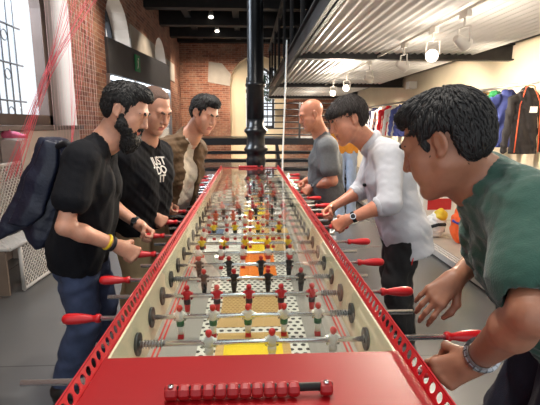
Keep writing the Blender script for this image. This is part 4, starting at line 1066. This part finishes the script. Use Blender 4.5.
def figure_mesh(kit):
    m = MB(); hd, sh_, so, lg, ft = range(5)
    m.sphere((0, 0, .0265), .0088, 10, 8, hd, (1, 1.05, 1.1)); m.lathe([(.005, .014), (.0045, .020)], n=8, mi=hd)
    def ell(levels, mi):
        vs, fs, n = [], [], 12
        for (z, a, b, y) in levels:
            for k in range(n): t = 2*PI*k/n; vs.append((a*math.cos(t), y+b*math.sin(t), z))
        for i in range(len(levels)-1):
            for k in range(n): fs.append((i*n+k, i*n+(k+1) % n, (i+1)*n+(k+1) % n, (i+1)*n+k))
        fs += [tuple(range(n))[::-1], tuple((len(levels)-1)*n+k for k in range(n))]; m.add(vs, fs, mi, True)
    ell([(-.012, .0095, .0085, 0), (-.004, .0115, .0105, 0), (.006, .0140, .0108, 0), (.013, .0135, .0085, 0), (.017, .007, .006, 0)], sh_)
    for q in (-1, 1): m.tube([(q*.0135, 0, .011), (q*.0165, 0, .0), (q*.0135, .002, -.013)], [.0042, .0042, .0034], 8, sh_)
    ell([(-.029, .0105, .0075, 0), (-.02, .0112, .0085, 0), (-.010, .0098, .0085, 0)], so)
    ell([(-.056, .0068, .0055, 0), (-.044, .0085, .0065, 0), (-.028, .0098, .0072, 0)], lg)
    m.hexa([(-.0085, -.008, -.070), (.0085, -.008, -.070), (.0085, .008, -.070), (-.0085, .008, -.070), (-.0075, -.0062, -.055), (.0075, -.0062, -.055), (.0075, .0062, -.055), (-.0075, .0062, -.055)], ft)
    return m
proto = {}
def player(kit, x, parent, tilt):
    if kit not in proto:
        o = figure_mesh(kit).build('player', [pm(c) for c in KITS[kit]], parent, local=True); proto[kit] = o
    else:
        o = proto[kit].copy(); C.objects.link(o); o.parent = parent
    o.location = (x, 0, 0); o.rotation_euler = (tilt, 0, 0); o.scale = (1.15, 1.15, 1.1); o['label'] = KITN[kit]; return o
KITN = {'clear': 'white player with red head', 'whitered': 'white player with green shorts', 'red': 'all red player', 'black': 'black player with red head', 'yellow': 'player in yellow shirt', 'white': 'white player with red shorts', 'orange': 'orange player'}
def pxs(k, l):
    Y = .94+.17*k; return [at(p, 300, Y)[0] if False else float(xat(p, Y)) for p in l]
def xat(px, Y):
    # lateral place on rod height for a picture column
    lo, hi = -.6, .6
    for _ in range(40):
        mid = (lo+hi)/2; v = V(mid, Y, ROD_Z-CAMH); x = 270+FOC*(v@RT)/(v@FW)
        if x < px: lo = mid
        else: hi = mid
    return mid
ROWS = {1: ('clear', [209, 272, 333]), 2: ('whitered', [180, 213, 248, 284, 318]), 3: ('red', [187, 217, 249, 281, 312]), 4: ('black', [204, 234, 268, 301]), 5: ('black', [199, 229, 261, 289]),
        6: ('white', [198, 221, 243, 268, 290]), 7: ('yellow', [202, 223, 245, 267, 288]), 8: ('white', [204, 227, 250, 273]), 9: ('yellow', [214, 235, 258, 279]), 10: ('white', [209, 227, 245, 263, 280])}
far = ['orange', 'black', 'red', 'white', 'black', 'orange', 'red', 'white', 'red', 'black', 'orange', 'yellow', 'red', 'white', 'black']
hd_m = {}
def handle_mesh(m, s):
    """shaped red grip, narrow collar at the rod and a fat rounded end; s = +1 points to +X"""
    pr = [(.0125, 0), (.0145, .004), (.0145, .012), (.0105, .018), (.0105, .026), (.0145, .045), (.0178, .075), (.0178, .098), (.0150, .112), (.008, .118)]
    vs = [(r, s*z) for r, z in pr]; m.lathe(vs, (0, 0, 0), 14, axis='x')
ROOT = tb
for k in range(26):
    Y = .94+.17*k; right = (k == 0) or (k % 2 == 1); s = 1 if right else -1
    sl = {0: -.05, 1: .087, 2: .015, 3: .005, 4: .015, 5: .005}.get(k, random.uniform(-.03, .04))
    hx = (.465+sl); other = {0: -.55}.get(k, -(.50-sl*.9+random.uniform(-.02, .05)))
    rod = MB().tube([(s*hx+s*.012, 0, 0), (s*other, 0, 0)], .0078, 12)
    ro = thing('rod', None, None, (0, 0, 0)); bpy.data.objects.remove(ro)
    ro = rod.build('rod', M['rod_chrome'], tb, local=True); ro.location = (TC, Y-3.0, ROD_Z); ro.location = (0.0, Y-3.0, ROD_Z)
    m = MB(); handle_mesh(m, s); m.v = [(x+s*hx, y, z) for x, y, z in m.v]; h = m.build('handle', M['red_plastic'], ro, local=True)
    if k in ROWS: kit, xs = ROWS[k][0], [x-TC for x in pxs(k, ROWS[k][1])]
    elif k == 0: kit, xs = 'clear', [0]
    else: kit = far[k-11]; n = (4, 5, 3, 5)[k % 4]; off = random.uniform(-.03, .03); xs = [off+(i-(n-1)/2)*.115 for i in range(n)]
    ti = random.uniform(-.12, .12) if k > 2 else .04
    for x in xs: player(kit, x, ro, ti)
    for q in (-1, 1):                       # coil springs and stop rubbers next to the boards
        e = max(xs)+.03 if q > 0 else -min(xs)+.03
        L0 = .313; n = 7 if k < 14 else 0
        if n:
            m = MB(); a = L0-.062; 
            if a > e: m.tube([(q*(a+.058*i/48), .0112*math.cos(2*PI*i*n/48), .0112*math.sin(2*PI*i*n/48)) for i in range(49)], .0016, 5, 0, False); m.build('spring', M['steel'], ro, local=True)
        m = MB(); 
    for q in (-1, 1):
        b = MB(); b.tube([(TC+q*.316, Y, ROD_Z), (TC+q*.3245, Y, ROD_Z)], .032, 24); b.tube([(TC+q*.312, Y, ROD_Z), (TC+q*.318, Y, ROD_Z)], .0115, 14); b.build('bushing', M['dark_disc'], tb)
# ---------------------------------------------------------------- the six people
def ik(a, b, l1, l2, pole):
    d = np.linalg.norm(b-a); 
    if d > (l1+l2)*.985: q = d/((l1+l2)*.985); l1, l2 = l1*q, l2*q
    u = (b-a)/d; x = (l1*l1-l2*l2+d*d)/(2*d); h = math.sqrt(max(l1*l1-x*x, 0)); p = V(*pole); p = nrm(p-u*(p@u))
    return a+u*x+p*h
def grip(hc, side, sx, tilt=0.0, s=1.0):
    """fist closed on a grip lying along X; sx = +1 for men on the left of the table"""
    near = (side == 'R') == (sx > 0); q = 1 if near else -1
    d = nrm((sx*.75, q*.25, -.55-tilt)); n = nrm((sx*.1, q*.75, -.6)); n = nrm(n-d*(n@d))
    return hc-(d*.078+n*.026)*s, (d, n, dict(curl=(1.05, 1.45, .9), tcurl=.9))
def man(label, sx, head, N, shc, lat, hip, ank, wr, hands, skin, toe, pole_e=None, sw=.185, loc=None, arml=(.295, .255), hlat=None, E_over={}, **kw):
    lat = nrm(lat); hl = nrm(hlat if hlat is not None else lat*V(1, 1, 0))
    S = {'R': shc+lat*sw, 'L': shc-lat*sw}; Hp = {'R': hip+hl*.088, 'L': hip-hl*.088}
    E = {}
    for sd in 'LR':
        q = 1 if sd == 'R' else -1
        E[sd] = ik(S[sd], wr[sd], arml[0], arml[1], (pole_e or {}).get(sd, hl*q*.55+V(-sx*.5, 0, -.6)))
    E.update(E_over)
    K = {sd: ik(Hp[sd], ank[sd], np.linalg.norm(Hp[sd]-ank[sd])*.52, np.linalg.norm(Hp[sd]-ank[sd])*.50, V(*toe)*1.0+V(0, 0, .1)) for sd in 'LR'}
    return Person(loc if loc is not None else V(hip[0], hip[1], 0), label, head, N, S, E, wr, Hp, K, ank, hands, toe, skin, **kw)
def gy(k): return .94+.17*k

# --- bearded man with the messenger bag
hs = 1.0
wR, hR = grip(V(-.555, gy(6), ROD_Z), 'R', 1); wL, hL = grip(V(-.565, gy(8), ROD_Z), 'L', 1)
p = man('bearded man in a black t-shirt and jeans playing at the left, bag behind him', 1, (at(127, 110, 2.05), V(.90, -.10, -.44), 0, 1.02), at(105, 141, 2.06), at(92, 157, 2.07), (.10, -.99, .0), at(81, 247, 2.10),
        both((-.93, 2.34, .09), (-.97, 2.06, .09)), {'L': wL, 'R': wR}, {'L': hL, 'R': hR}, M['skin_fair'], (.97, -.2, 0), bulk=.86)
p.hairm = M['hair_black']
p.body(); p.hair(M['hair_black'], t=.007, yf=.060, zf=.066, top=.014, amp=.0025, freq=300, locks=1100, lock_len=.022, nape=-.075); p.beard(M['hair_black'], .036, .003)
p.shirt('t_shirt', M['tee_black'], inf=.020, frac=.58, hem=.08, seed=3, label='black t-shirt'); p.trousers(M['denim'], seed=4, wr=.009, label='dark blue jeans'); p.shoes(M['shoe'], M['sole'])
p.wristband('R', M['strap'], 'wristband', .035, .016, .036, label='black wristband'); p.wristband('R', M['yellow_rubber'], 'wristband', .056, .012, .037, label='yellow wristband')
p.wristband('L', M['strap'], 'wrist_watch', .03, .018, .034, dial=V(-.2, -.8, .6), label='black wrist watch'); P1 = p
bgt = thing('messenger_bag', 'large dark navy messenger bag hanging at the back of the bearded man', 'bag', at(40, 200, 2.1))
def poly_slab(F, px, Y0_, Y1_, rnd, lean=0.0):
    """soft flat pouch with a traced outline and real thickness"""
    pts = np.array([at(x, y, (Y0_+Y1_)/2)[[0, 2]] for x, y in px]); c = pts.mean(0)
    def fn(x, y, z):
        yc = (Y0_+Y1_)/2+lean*(z-c[1]); d = (x-pts[0, 0])**2+(z-pts[0, 1])**2+0*y; sg = np.ones_like(d); n = len(pts)
        for i in range(n):
            a, b = pts[i], pts[i-1]; e = b-a; wx, wz = x-a[0]+0*z, z-a[1]+0*x
            t = np.clip((wx*e[0]+wz*e[1])/(e@e), 0, 1); d = np.minimum(d, (wx-e[0]*t)**2+(wz-e[1]*t)**2)
            c1, c2, c3 = (z >= a[1])+0*x, (z < b[1])+0*x, (e[0]*wz > e[1]*wx)
            f = ((c1 > 0) & (c2 > 0) & c3) | ((c1 == 0) & (c2 == 0) & ~c3); sg = np.where(f, -sg, sg)
        d2 = sg*np.sqrt(d)+rnd; dy = np.abs(y-yc)-(Y1_-Y0_)/2+rnd-.03*np.clip(-d2/.12, 0, 1)
        return np.sqrt(np.maximum(d2, 0)**2+np.maximum(dy, 0)**2)+np.minimum(np.maximum(d2, dy), 0)-rnd
    lo = V(pts[:, 0].min(), Y0_-.06, pts[:, 1].min()); hi = V(pts[:, 0].max(), Y1_+.06, pts[:, 1].max()); F.custom(fn, lo, hi)
F = Field(); poly_slab(F, [(44, 139), (62, 141), (70, 165), (66, 215), (50, 244), (42, 246), (38, 241), (27, 229), (4, 237), (5, 222), (25, 178)], 2.02, 2.16, .02, .05)
F.warp(ripple(16, .010, 4)); F.warp(ripple(50, .003, 6)); F.build('bag_body', M['bag'], bgt, .008)
F = Field(); poly_slab(F, [(45, 140), (58, 142), (58, 165), (46, 214), (30, 226), (8, 224), (27, 178)], 1.985, 2.03, .012, .05)
F.warp(ripple(18, .007, 9)); F.build('flap', M['bag'], bgt, .008)
m = MB(); m.tube([at(54, 148, 2.02), at(66, 143, 1.98), P1.S['R']+V(-.05, .05, .055)], .015, 8); m.build('strap', M['strap'], bgt)

# --- man with the shaved head
wR, hR = grip(V(-.555, gy(10), ROD_Z), 'R', 1); wL, hL = grip(V(-.54, gy(12), ROD_Z), 'L', 1)
p = man('shaven-headed man in a black t-shirt with white print and khaki trousers, second from the left', 1, (at(155, 109, 2.52), V(.68, -.50, -.46), 0, 1.02), at(145, 139, 2.60), at(141, 156, 2.62), (-.38, -.90, 0), at(138, 216, 2.68),
        both((-.68, 2.86, .09), (-.80, 2.62, .09)), {'L': wL, 'R': wR}, {'L': hL, 'R': hR}, M['skin_fair'], (.93, -.3, 0), bulk=1.06)
p.hairm = M['hair_stubble']
p.body(); p.hair(M['hair_stubble'], t=.0035, yf=.050, zf=.078, amp=.001, freq=500, side=.0, nape=-.05); p.shirt('t_shirt', M['tee_black'], inf=.02, frac=.60, hem=.06, seed=13, label='black t-shirt with white print'); p.trousers(M['khaki'], seed=14, label='khaki trousers'); p.shoes(M['shoe'], M['sole'])
P2 = p
# white block lettering on the chest
fo = nrm(np.cross(p.up, p.lat)); 
def lettering(rows, origin, right, up, size, mt, parent, name, onto=None, lead=1.05):
    cu = bpy.data.curves.new('lettering', 'FONT'); cu.body = '\n'.join(rows); cu.size = size; cu.align_x = 'CENTER'; cu.extrude = .0012; cu.space_line = lead; cu.offset = size*.02
    ob = bpy.data.objects.new('lettering', cu); C.objects.link(ob); bpy.context.view_layer.update()
    me = bpy.data.meshes.new_from_object(ob.evaluated_get(bpy.context.evaluated_depsgraph_get())); bpy.data.objects.remove(ob)
    nv = nrm(np.cross(right, up)); co = np.zeros(len(me.vertices)*3, np.float32); me.vertices.foreach_get('co', co); co = co.reshape(-1, 3)
    w = origin+co[:, :1]*right+co[:, 1:2]*up
    if onto is not None:
        bvh, off = onto; out = []
        for q, z in zip(w, co[:, 2]):
            h, nn, i, ds = bvh.ray_cast(Vector(q+nv*.3-off), Vector(-nv), .8)
            out.append((V(*h)+off+nv*(.0022+z)) if h is not None else q)
        w = np.array(out)
    w = w-wloc(parent); me.vertices.foreach_set('co', w.astype(np.float32).ravel()); me.materials.clear(); me.materials.append(mt); me.update()
    o = bpy.data.objects.new(name, me); C.objects.link(o); o.parent = parent; return o
from mathutils.bvhtree import BVHTree
def bvh_of(o, root):
    me = o.data; return BVHTree.FromPolygons([v.co for v in me.vertices], [q.vertices for q in me.polygons]), wloc(root)
tee = [c for c in p.root.children if c.name.startswith('t_shirt')][0]
lettering(['JUS', 'WAN', 'KIC', 'IT'], p.sh*.72+p.pel*.28+fo*.14+V(.02, 0, .05), p.lat*-1*-1, p.up, .062, M['white_paint'], p.root, 'chest_print', bvh_of(tee, p.root), .85) if False else None
LR = nrm(np.cross(p.up, fo)) if False else -p.lat
lettering(['JUST', 'DO', 'IT'], p.sh*.93+p.pel*.07+p.lat*-.01, -p.lat*1.0, p.up, .062, M['white_paint'], p.root, 'chest_print', bvh_of(tee, p.root), .8)

# --- man in the tan jacket
wR, hR = grip(V(-.535, gy(14), ROD_Z), 'R', 1); wL, hL = grip(V(-.53, gy(16), ROD_Z), 'L', 1)
p = man('dark-haired man in a tan jacket over a cream top, third from the left', 1, (at(205, 113, 2.95), V(.66, -.58, -.42), .10, .98), at(190, 136, 3.04), at(179, 151, 3.08), (-.50, -.85, .0), at(164, 212, 3.22),
        both((-.58, 3.45, .09), (-.74, 3.2, .09)), {'L': wL, 'R': wR}, {'L': hL, 'R': hR}, M['skin_fair'], (.9, -.4, 0), bulk=1.05)
p.hairm = M['hair_black']
p.body(); p.hair(M['hair_black'], t=.009, yf=.058, zf=.064, top=.014, amp=.003, freq=300, locks=900, nape=-.07)
def jacket(p, m, name, r=.072, **kw):
    orig = Field.cut
    nk = p.N+p.fwd*.09
    def patched(self, *a, **k):
        if not getattr(self, '_open', False):
            self._open = True; self.cone(p.sh*.95+p.pel*.05+p.fwd*.135, p.pel-p.up*.1+p.fwd*.17, r, r*1.4, .012, 's'); self.cone(p.N+p.fwd*.05, p.sh*.75+p.pel*.25+p.fwd*.15, .058, r, .012, 's')
        return orig(self, *a, **k)
    Field.cut = patched
    try: return p.shirt(name, m, **kw)
    finally: Field.cut = orig
p.shirt('jumper', M['cream_knit'], inf=.008, frac=.5, hem=-.04, seed=23, open_neck=.02, label='cream top'); jacket(p, M['blazer_tan'], 'jacket', inf=.026, frac=1.86, hem=.10, seed=24, wr=.008, open_neck=.05, label='tan jacket')
p.trousers(M['trouser_black'], seed=25); p.shoes(M['shoe'], M['sole']); P3 = p

# --- man in the white shirt
wL, hL = grip(V(.535, gy(9), ROD_Z), 'L', -1); wR, hR = grip(V(.535, gy(11), ROD_Z), 'R', -1)
p = man('man with dark fringe in a white shirt with rolled sleeves at the right', -1, (at(347, 119, 2.62), V(-.88, -.14, -.38), -.05, 1.10), at(370, 143, 2.70), at(383, 153, 2.70), (.12, .97, .03), at(403, 228, 2.70),
        both((1.02, 2.56, .09), (1.12, 2.84, .09)), {'L': wL, 'R': wR}, {'L': hL, 'R': hR}, M['skin_ruddy'], (-.97, -.15, 0), bulk=1.04)
p.hairm = M['hair_brown']
p.body(); p.hair(M['hair_brown'], t=.011, yf=.074, zf=.026, amp=.0015, freq=300, locks=1300, lock_len=.04, side=-.008, nape=-.105, burn=.018, fringe=((0, .056, .048), (.066, .045, .046)))
sh_ = p.shirt('shirt', M['shirt_white'], inf=.022, frac=1.10, hem=.16, seed=33, wr=.006, wf=20, open_neck=.03, flare=.0, label='white shirt')
F = Field(); nd = nrm(p.H(0, -.02, -.05)-p.N); r0 = nrm(np.cross(nd, p.lat)); 
tt = np.linspace(-2.55, 2.55, 17); dn = V(0, 0, 0)
ring = [p.N+p.fwd*.008-nd*(.012+.03*abs(t/2.55)**4)+p.lat*.078*math.sin(t)-r0*.078*math.cos(t) for t in tt]
F.chain(ring, [.013]*17, .01).chain([q+nd*(.030+.012*abs(t/2.55)**4) for q, t in zip(ring, tt)], [.008]*17, .03); F.chain([q+nd*.015 for q in ring], [.010]*17, .02); F.build('collar', M['shirt_white'], p.root, .005)
for sd in 'LR':
    d = nrm(p.W[sd]-p.E[sd]); e = p.E[sd]+(p.W[sd]-p.E[sd])*.10; F = Field(); F.cone(e-d*.03, e+d*.022, .066*p.bulk, .062*p.bulk, 0).warp(ripple(60, .004, 3)); F.cone(e-d*.005, e+d*.1, .048*p.bulk, .046, .004, 's'); F.build('rolled_cuff', M['shirt_white'], p.root, .006)
q = p.sh*.72+p.pel*.28-p.lat*.09+p.fwd*.20
m = MB(); bv, off = bvh_of(sh_, p.root); h = bv.ray_cast(Vector(q+p.fwd*.1-off), Vector(-p.fwd), .5)[0]; q = V(*h)+off if h is not None else q
m.tube([q-p.lat*.02+p.fwd*.008, q+p.fwd*.014, q+p.lat*.025+p.fwd*.006-p.up*.012], .010, 8); m.build('pocket_glasses', M['black'], p.root)
p.trousers(M['trouser_black'], seed=35, wr=.009, label='black trousers with a red zip'); p.shoes(M['shoe'], M['sole'])
z0 = p.Hp['L']*.55+p.K['L']*.45; m = MB(); m.tube([z0+V(.045, -.105, .06), z0+V(.03, -.1, -.02), z0+V(.02, -.095, -.09)], .004, 6); m.build('red_zip', M['line_red'], p.root)
p.wristband('L', M['strap'], 'wrist_watch', .035, .022, .034, dial=V(-.1, -.9, .4), label='wrist watch with steel case'); P4 = p

# --- bald man
wL, hL = grip(V(.525, gy(17), ROD_Z), 'L', -1); wR, hR = grip(V(.525, gy(19), ROD_Z), 'R', -1)
p = man('bald man in a grey t-shirt at the far right side of the table', -1, (at(311, 114, 3.72), V(-.88, -.12, -.35), 0, 1.05), at(321, 134, 3.80), at(326, 146, 3.82), (.12, .97, 0), at(327, 193, 3.92),
        both((.68, 3.80, .09), (.75, 4.06, .09)), {'L': wL, 'R': wR}, {'L': hL, 'R': hR}, M['skin_ruddy'], (-.97, -.15, 0), bulk=1.04, waist_r=.118)
p.hairm = M['hair_stubble']
p.body(); p.shirt('t_shirt', M['tee_grey'], inf=.02, frac=.62, hem=.05, seed=43, label='grey t-shirt'); p.trousers(M['trouser_brown'], seed=44, label='dark brown trousers'); p.shoes(M['shoe'], M['sole'])
p.wristband('L', M['strap'], 'wrist_watch', .035, .022, .034, dial=V(-.1, -.9, .4), label='black wrist watch')

# --- man in the green t-shirt, close to the camera
wL, hL = grip(V(.485, gy(0), ROD_Z+.0), 'L', -1); wR = at(455, 279, 1.22)
hR = (nrm((-.75, -.25, -.5)), nrm((-.2, .45, -.8)), dict(curl=(.45, .5, .35), tcurl=.2, spread=.12))
p = man('dark-haired man in a green t-shirt leaning in close at the right edge', -1, (at(443, 141, 1.02), V(-.74, .58, -.42), .0, .98), at(479, 180, 1.03), at(506, 200, 1.03), (.28, .94, .03), at(590, 335, 1.10),
        both((.86, .98, .09), (.92, 1.28, .09)), {'L': wL, 'R': wR}, {'L': hL, 'R': hR}, M['skin_tan'], (-.95, .2, 0), bulk=1.08, armb=.86, sw=.19, E_over={'L': at(533, 312, .69)},
        pole_e={'L': V(.9, -.35, -.35), 'R': V(.5, .5, -.5)})
p.hairm = M['hair_black']
p.body(); p.hair(M['hair_black'], t=.009, yf=.060, zf=.060, amp=.0015, freq=330, locks=1800, lock_len=.026, nape=-.085, top=.004)
p.shirt('t_shirt', M['tee_green'], inf=.020, frac=.66, hem=.06, seed=53, wr=.007, label='green t-shirt'); p.trousers(M['denim_dark'], seed=54, label='dark blue jeans'); p.shoes(M['shoe'], M['sole'])
p.wristband('L', M['steel'], 'wrist_watch', .040, .022, .0365, dial=V(.1, -.3, .9), label='steel wrist watch', dr=.015, face='steel', links=18); P6 = p

# --- clothes on a headless display dummy beyond the white shirt
dm = man('headless display dummy in an orange top and pale blue jeans behind the white shirt man', -1, (at(347, 125, 6.2), V(-.3, -.95, 0), 0, 1), at(347, 122, 6.2), at(345, 128, 6.2), (-.95, .2, 0), at(345, 152, 6.2),
         both((1.52, 6.16, .09), (1.36, 6.2, .09)), {'L': at(354, 158, 6.15), 'R': at(340, 158, 6.15)}, {'L': (V(0, 0, -1), V(-1, 0, 0), {}), 'R': (V(0, 0, -1), V(1, 0, 0), {})}, M['white_paint'], (-.2, -.97, 0), sw=.13, bulk=.75)
dm.root.name = 'display_dummy'; dm.root['category'] = 'dummy'
dm.shirt('top', mat('dummy_top', rgb(240, 158, 56), .8, noise=.06), frac=.6, hem=.02, seed=61, h=.012); dm.trousers(mat('dummy_jeans', rgb(176, 192, 214), .85, noise=.08), seed=62, h=.014)
MB().lathe([(.05, 0), (.06, .05), (.045, .09), (.01, .10)], dm.N+V(0, 0, .0), 14).build('neck_cap', M['white_paint'], dm.root)
m = MB(); a = dm.A; m.lathe([(.2, 0), (.2, .015), (.02, .025), (.02, .12)], ((a['L'][0]+a['R'][0])/2, (a['L'][1]+a['R'][1])/2, 0), 24); m.box((a['L'][0]+a['R'][0])/2-.11, 6.15, .08, (a['L'][0]+a['R'][0])/2+.11, 6.2, .12); m.build('base_plate', M['white_paint'], dm.root)
# ---------------------------------------------------------------- light, sky, camera
sc_ = bpy.context.scene
w = bpy.data.worlds.new('sky'); sc_.world = w; w.use_nodes = True
bgn = w.node_tree.nodes['Background']; bgn.inputs['Color'].default_value = (.91, .96, 1.0, 1); bgn.inputs['Strength'].default_value = 1.25
def area(name, loc, aim, sx, sy, e, col=(1, 1, 1)):
    l = bpy.data.lights.new(name, 'AREA'); l.shape = 'RECTANGLE'; l.size = sx; l.size_y = sy; l.energy = e; l.color = col
    o = bpy.data.objects.new(name, l); C.objects.link(o); o.location = loc; o.rotation_euler = Vector(aim).to_track_quat('-Z', 'Y').to_euler(); return o
area('daylight', (XL-2.2, 4.9, 5.0), (1, .05, -.95), 3.2, 3.2, 1500, (.80, .90, 1))
area('daylight', (XL-2.2, 13.2, 5.0), (1, .05, -.95), 3.2, 3.2, 900, (.80, .90, 1))
def point_spot(loc, aim, e, size=1.2, col=(1, .84, .66)):  # spot light with no fixture, added to brighten what it aims at
    l = bpy.data.lights.new('added_spot_beam', 'SPOT'); l.energy = e; l.spot_size = size; l.spot_blend = .8; l.color = col; l.shadow_soft_size = .08
    o = bpy.data.objects.new('added_spot_beam', l); C.objects.link(o); o.location = loc; o.rotation_euler = Vector(aim).to_track_quat('-Z', 'Y').to_euler()
for x in (-1.9, -.9, .35): point_spot((x, 14.2, 4.3), (0, 2.6, -2.2), 420)
for y in (7.2, 11.2, 15.3): point_spot((-1.2, y, 4.3), (-1.4, .2, -2.0), 260)
point_spot((-.2, 3.2, 4.3), (.1, .3, -1), 260, 1.3, (1, .92, .82)); point_spot((-.3, 6.0, 4.3), (.1, .0, -1), 220, 1.3, (1, .92, .82)); point_spot((-.2, 1.4, 4.3), (.1, .0, -1), 220, 1.4, (1, .92, .82))  # added above the table, no lamps hang here
for y in (2.4,): point_spot((1.833, y, 2.1), (.9, .35, -.2), 160, 1.6, (1, .87, .70))  # out of view along the track, added without a lamp
for y in (10.6, 13.0): point_spot((2.4, y, 2.1), (.6, .1, -.8), 320, 1.9, (1, .90, .76))  # added to brighten the far bays under the mezzanine
for y in (8.2, 12.0, 15.0): point_spot((1.2, y, 2.15), (.0, .35, -.8), 260, 2.0, (1, .90, .76))  # added below the corrugated sheet for the dark far end
for y in (5.6,): point_spot((1.833, y, 2.1), (.8, .1, -.5), 160, 1.6, (1, .87, .70))  # extra beam between the track lamps, added for the right wall
point_spot((-.1, 3.9, 4.3), (.0, .1, -1), 420, 1.2, (1, .94, .86)); point_spot((-.1, 2.4, 4.3), (.0, -.1, -1), 380, 1.2, (1, .94, .86))  # more top light added to brighten the pitch
for y in (1.2, 2.6, 11.2, 13.2, 15.2):  # point lights added where no lamp hangs, to lift the mezzanine ceiling
    l = bpy.data.lights.new('added_spill', 'POINT'); l.energy = 10; l.color = (1, .88, .74); l.shadow_soft_size = .06
    o = bpy.data.objects.new('added_spill', l); C.objects.link(o); o.location = (1.833, y, 2.0)
cam = bpy.data.cameras.new('camera'); co = bpy.data.objects.new('camera', cam); C.objects.link(co)
co.location = (0, 0, CAMH); co.rotation_euler = (PI/2-PITCH, 0, -YAW); cam.sensor_width = 36; cam.lens = FOC/540*36; cam.clip_start = .05
sc_.camera = co
vs = sc_.view_settings; vs.view_transform = 'Standard'; vs.look = 'None'; vs.exposure = 0.0; vs.gamma = 1; vs.use_curve_mapping = False
sc_.cycles.max_bounces = 8; sc_.cycles.transparent_max_bounces = 16; sc_.cycles.caustics_reflective = False; sc_.cycles.caustics_refractive = False
sc_.cycles.sample_clamp_indirect = 6
sc_.cycles.use_denoising = True
